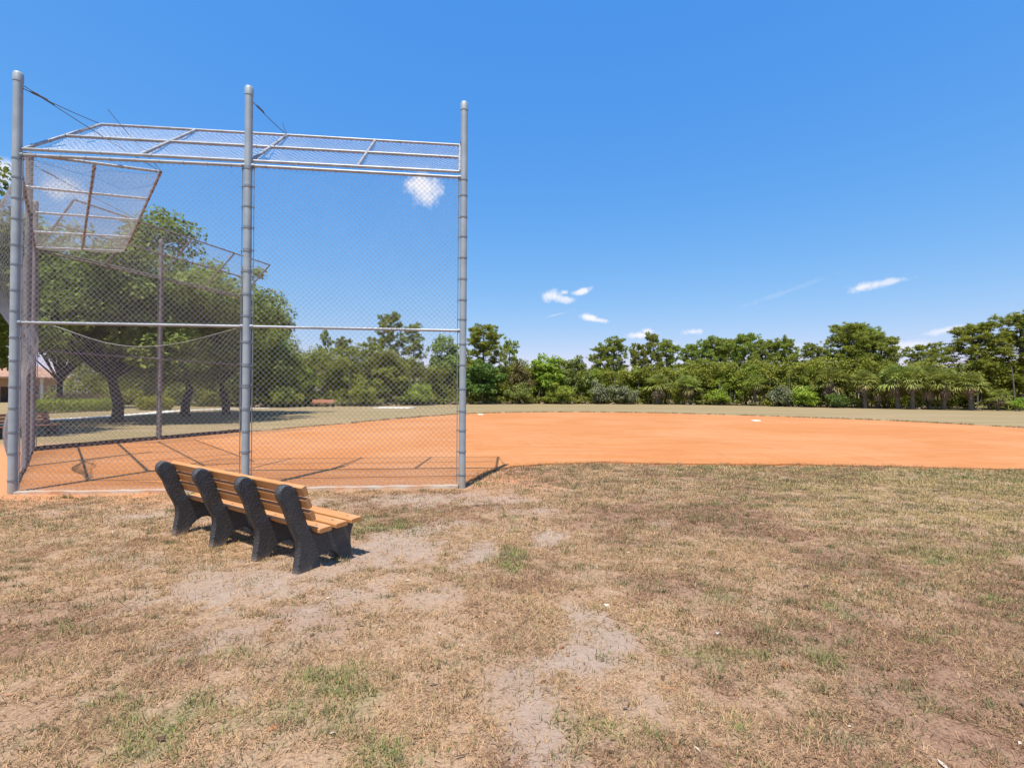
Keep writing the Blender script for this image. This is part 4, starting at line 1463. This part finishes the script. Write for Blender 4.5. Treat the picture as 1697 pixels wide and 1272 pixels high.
for kind, x, y, h, cr, fol, label in PLANTS:
    k = cnt.get(kind, 0); cnt[kind] = k + 1
    root_kind = 'pine' if kind == 'dense' else kind
    nm = {'pine': 'pine_tree', 'tree': 'broadleaf_tree', 'palm': 'palm_tree', 'shrub': 'shrub'}[root_kind]
    root = empty(nm, (x, y, -.02), r.uniform(0, 6.28))
    tag(root, label, {'shrub': 'shrub', 'palm': 'palm tree'}.get(root_kind, 'tree'), GROUPS[root_kind])
    if kind in ('pine', 'dense', 'tree', 'shrub'):
        lib, H0, R0 = {'pine': (PINES, 11.0, 2.2), 'dense': (DENSE, 11.0, 2.35), 'tree': (TREES, 7.0, 3.0), 'shrub': (SHRUBS, 3.2, 2.3)}[kind]
        cm, tm = lib[k % len(lib)]
        c_ = link('crown', cm, None, root); set_mat(c_, LM['pine2' if fol == 'pine' and k % 3 == 1 else fol])
        t_ = link('trunk' if kind != 'shrub' else 'stems', tm, None, root)
        set_mat(t_, MAT['pinebark'] if root_kind == 'pine' else MAT['stem'])
        root.scale = (cr / R0, cr / R0, h / H0)
    else:
        tm, c1, c2, c3 = PALMS[k % 3]
        for nme, me, mt in (('trunk', tm, MAT['palmbark']), ('crown', c1, LM['palm']), ('yellow_fronds', c2, LM['yfrond']), ('dead_fronds', c3, LM['dead'])):
            set_mat(link(nme, me, None, root), mt)
        root.scale = (cr / 2.25, cr / 2.25, h / 4.6)

def oak(seed, H, Rr, z0):
    """spreading oak: separate boughs, each a cluster of leafy sprays, with gaps between"""
    r = np.random.default_rng(seed)
    B_ = crown_clumps(r, 56, H - Rr * .14, Rr * .86, z0)
    BR = r.uniform(.20, .33, len(B_)) * Rr
    P, CR = [], []
    for c_, br in zip(B_, BR):
        d = unit(r.normal(size=(11, 3))) * (r.random((11, 1)) ** .4) * br * np.array([1.1, 1.1, .62])
        P.append(c_ + d); CR.append(r.uniform(.085, .145, 11) * Rr)
    P = np.concatenate(P); CR = np.concatenate(CR)
    V, F, v = clusters_to_leaves(P, CR, 112, .22, r)
    tr = trunk_and_limbs(r, H, .26, 2.6, B_[::2]).mesh('trunk'); smooth_sides(tr)
    return mesh_np('crown', V, F, {'v': v}), tr


# big oaks on the left, close enough to show their leaves
OAKS = [
    (-21.2, 25.9, 12.3, 7.6, 'large oak with a dark trunk beside the footpath, its crown filling the left bay', 401),
    (-21.8, 32.2, 12.0, 7.0, 'oak with its trunk right of the weathered far wing post', 402),
    (-21.3, 36.0, 10.4, 6.4, 'oak whose trunk stands left of the middle backstop post', 403),
    (-22.4, 15.8, 12.5, 6.2, 'leafy oak at the far left edge beyond the left backstop post', 404),
    (-42.5, 45.5, 13.5, 6.2, 'oak standing in front of the tile-roofed house, behind the clipped hedge', 405),
]
for x, y, h, cr, label, sd in OAKS:
    root = empty('oak_tree', (x, y, -.02), sd)
    cm, tm = oak(sd, h, cr, 1.5 if sd != 405 else 4.4)
    set_mat(link('crown', cm, None, root), LM['oak']); set_mat(link('trunk', tm, None, root), MAT['bark'])
    tag(root, label, 'tree', 'oaks on the left')


# (oaks built above)
# clipped hedge, golden bush, ornamental grass
def leafy_box(name, lo, hi, n, size, mat, parent, seed, jit=.08, power=6):
    r_ = np.random.default_rng(seed)
    lo, hi = np.array(lo), np.array(hi); c_ = (lo + hi) / 2; hf = (hi - lo) / 2
    d = r_.uniform(-1, 1, size=(n, 3))
    d = d / np.maximum((np.abs(d) ** power).sum(1, keepdims=True) ** (1 / power), 1e-6) * (r_.random((n, 1)) ** .25)
    P = c_ + d * hf + r_.normal(0, jit, (n, 3)) + (np.stack([np.zeros(n), np.zeros(n), fbm(d[:, 0] * 9 * hf[0] / 2, d[:, 1] * 3, seed) - .5], 1)) * .35
    L = size * r_.uniform(.7, 1.3, n)
    V, F, v = leaves_np(P, L, L * .6, r_, .5)
    return link(name, mesh_np(name, V, F, {'v': v}), mat, parent)


hd = empty('clipped_hedge', (-34.6, 38.2, 0), math.atan2(6.2, .6))
leafy_box('foliage', (-4.2, -.7, .05), (3.6, .7, .95), 7000, .13, LM['yellow'], hd, 1)
LM['hedge'] = leaf_mat('hedge_leaves', (.17, .24, .025), (.42, .50, .07), .4)
hd.children[0].data.materials[0] = LM['hedge']
st = MB()
for k in range(16):
    st.tube([(-4 + k * .5, 0, -.05), (-4 + k * .5 + .05, .05, .6)], .02, 5)
st.build('stems', MAT['stem'], hd)
tag(hd, 'low clipped yellow-green hedge beyond the footpath', 'hedge')
bu = empty('golden_bush', (-31.8, 43.0, 0), .3)
leafy_box('foliage', (-1.4, -.9, .05), (1.4, .9, 1.1), 3500, .15, LM['yellow'], bu, 2, .1, 3)
MB().tube([(0, 0, -.05), (.05, 0, .5)], .03, 5).build('stems', MAT['stem'], bu)
tag(bu, 'bright golden-green bush behind the weathered far wing post', 'bush')
og = empty('ornamental_grass', (-40.0, 44.5, 0))
r_ = np.random.default_rng(9); n = 1600
base_ = np.stack([r_.normal(0, 1.1, n), r_.normal(0, .5, n), np.zeros(n)], 1); d = unit(np.stack([r_.normal(0, .35, n), r_.normal(0, .35, n), np.ones(n)], 1))
tip = base_ + d * r_.uniform(.8, 1.9, n)[:, None]; sd = unit(np.cross(d, r_.normal(size=(n, 3)))) * .03
V = np.stack([base_ - sd, base_ + sd, tip], 1).reshape(-1, 3)
link('blades', mesh_np('blades', V, np.arange(3 * n).reshape(-1, 3), {'v': np.repeat(r_.random(n), 3)}), LM['tan'], og)
tag(og, 'clump of tall tan ornamental grass behind the clipped hedge', 'ornamental grass')

# palmetto thicket with dead fronds along the edge, one mass
r_ = np.random.default_rng(21)
edge_x = [-27, -24, -21, -18, -15, -10, -6, 0, 5, 10, 15, 20, 25, 30, 34, 38, 42, 46, 50, 55, 58]
edge_y = [50.6, 53.0, 56.0, 58.6, 61, 66, 71.0, 73.6, 75.5, 76.6, 77.0, 76.5, 75.4, 73.6, 71.5, 66.5, 61.5, 58.6, 55.8, 53.4, 52.4]
VV, FF, vv, off = [], [], [], 0
VD, FD, vd, offd = [], [], [], 0
for k in range(150):
    x = r_.uniform(-27, 57); yb = np.interp(x, edge_x, edge_y) + r_.uniform(.4, 2.2)
    if x > 8 and r_.random() < .45:
        continue
    g_ = fan_fronds(r_, 7, (x, yb, .1), .75, .55, 15, 80, 80, 8, .25, .05)
    VV.append(g_[0]); FF.append(g_[1] + off); vv.append(g_[2]); off += len(g_[0])
    if r_.random() < .55:
        g_ = fan_fronds(r_, 5, (x, yb - .3, .25), .45, .5, -25, 20, 70, 7, .5, .05)
        VD.append(g_[0]); FD.append(g_[1] + offd); vd.append(g_[2]); offd += len(g_[0])
pt = link('palmetto_thicket', mesh_np('palmetto_thicket', np.concatenate(VV), np.concatenate(FF), {'v': np.concatenate(vv)}), LM['palm'])
tag(pt, 'low palmetto fans massed along the edge of the woods', 'undergrowth', kind='stuff')
pd = link('dead_palmetto_fronds', mesh_np('dead_palmetto_fronds', np.concatenate(VD), np.concatenate(FD), {'v': np.concatenate(vd)}), LM['dead'])
tag(pd, 'brown dead palmetto fronds littering the foot of the woods', 'undergrowth', kind='stuff')

# the wood behind: understorey that reads as one mass
r_ = np.random.default_rng(33)
cx, cy, cz_, cr_ = [], [], [], []
for k in range(2600):
    x = r_.uniform(-36, 66)
    yb = np.interp(x, [-36] + edge_x + [66], [50] + edge_y + [52]) + 2.6 + 15 * r_.random() ** 1.7
    hmax = 3.8 + 5.2 * fbm(np.array([x * .13]), np.array([yb * .13]), 5)[0]
    zc_ = r_.random() ** .8 * hmax
    if x > 41 and zc_ < 2.0:
        yb += 3.0
    cx.append(x); cy.append(yb); cz_.append(zc_); cr_.append(r_.uniform(.6, 1.2))
for k in range(760):                       # behind the oaks on the left
    x = r_.uniform(-58, -27); yb = r_.uniform(52, 62) - (x + 27) * .25
    top = 8.5
    if x / yb < -.935:
        top = 2.0
    cx.append(x); cy.append(yb); cz_.append(r_.random() * top); cr_.append(r_.uniform(.9, 1.6))
for k in range(420):                       # far wood, closes the horizon
    a = r_.uniform(-1.0, 1.05); D = r_.uniform(100, 150)
    x, yb = D * math.sin(a), D * math.cos(a)
    if x < -60:
        yb += 25
    cx.append(x); cy.append(yb); cz_.append(r_.random() * 6); cr_.append(r_.uniform(1.8, 3.2))
for k in range(900):
    a = r_.uniform(-.62, 1.02); D = r_.uniform(94, 106)
    cx.append(D * math.sin(a)); cy.append(D * math.cos(a)); cz_.append(r_.random() * 4.5); cr_.append(r_.uniform(1.4, 2.4))
CCn = np.stack([cx, cy, cz_], 1); CRn = np.array(cr_)
V, F, v = clusters_to_leaves(CCn, CRn, 120, .27, r_)
big_ = np.repeat(np.repeat(np.clip(CCn[:, 1] / 85, 1, 2.2), 120), 4)[:, None]
mid_ = V.reshape(-1, 4, 3).mean(1).repeat(4, 0); V = mid_ + (V - mid_) * big_
V[:, 2] = np.maximum(V[:, 2], .0)
wd = link('woodland_understorey', mesh_np('woodland_understorey', V, F, {'v': v}), LM['olive'])
tag(wd, 'dense olive green understorey of the wood behind the outfield', 'woodland', kind='stuff')
# thin pale trunks inside the wood
m_ = MB(); rr = random.Random(8)
for k in range(120):
    x = rr.uniform(-30, 60); yb = float(np.interp(x, edge_x, edge_y)) + rr.uniform(1.2, 6)
    h_ = rr.uniform(2.5, 5); l_ = rr.uniform(-.5, .5)
    m_.tube([(x, yb, -.1), (x + l_ * .4, yb, h_ * .5), (x + l_, yb, h_)], [.09, .07, .04], 5)
wt = m_.build('undergrowth_stems', MAT['stem'])
tag(wt, 'thin pale stems standing in the shade of the wood', 'undergrowth', kind='stuff')
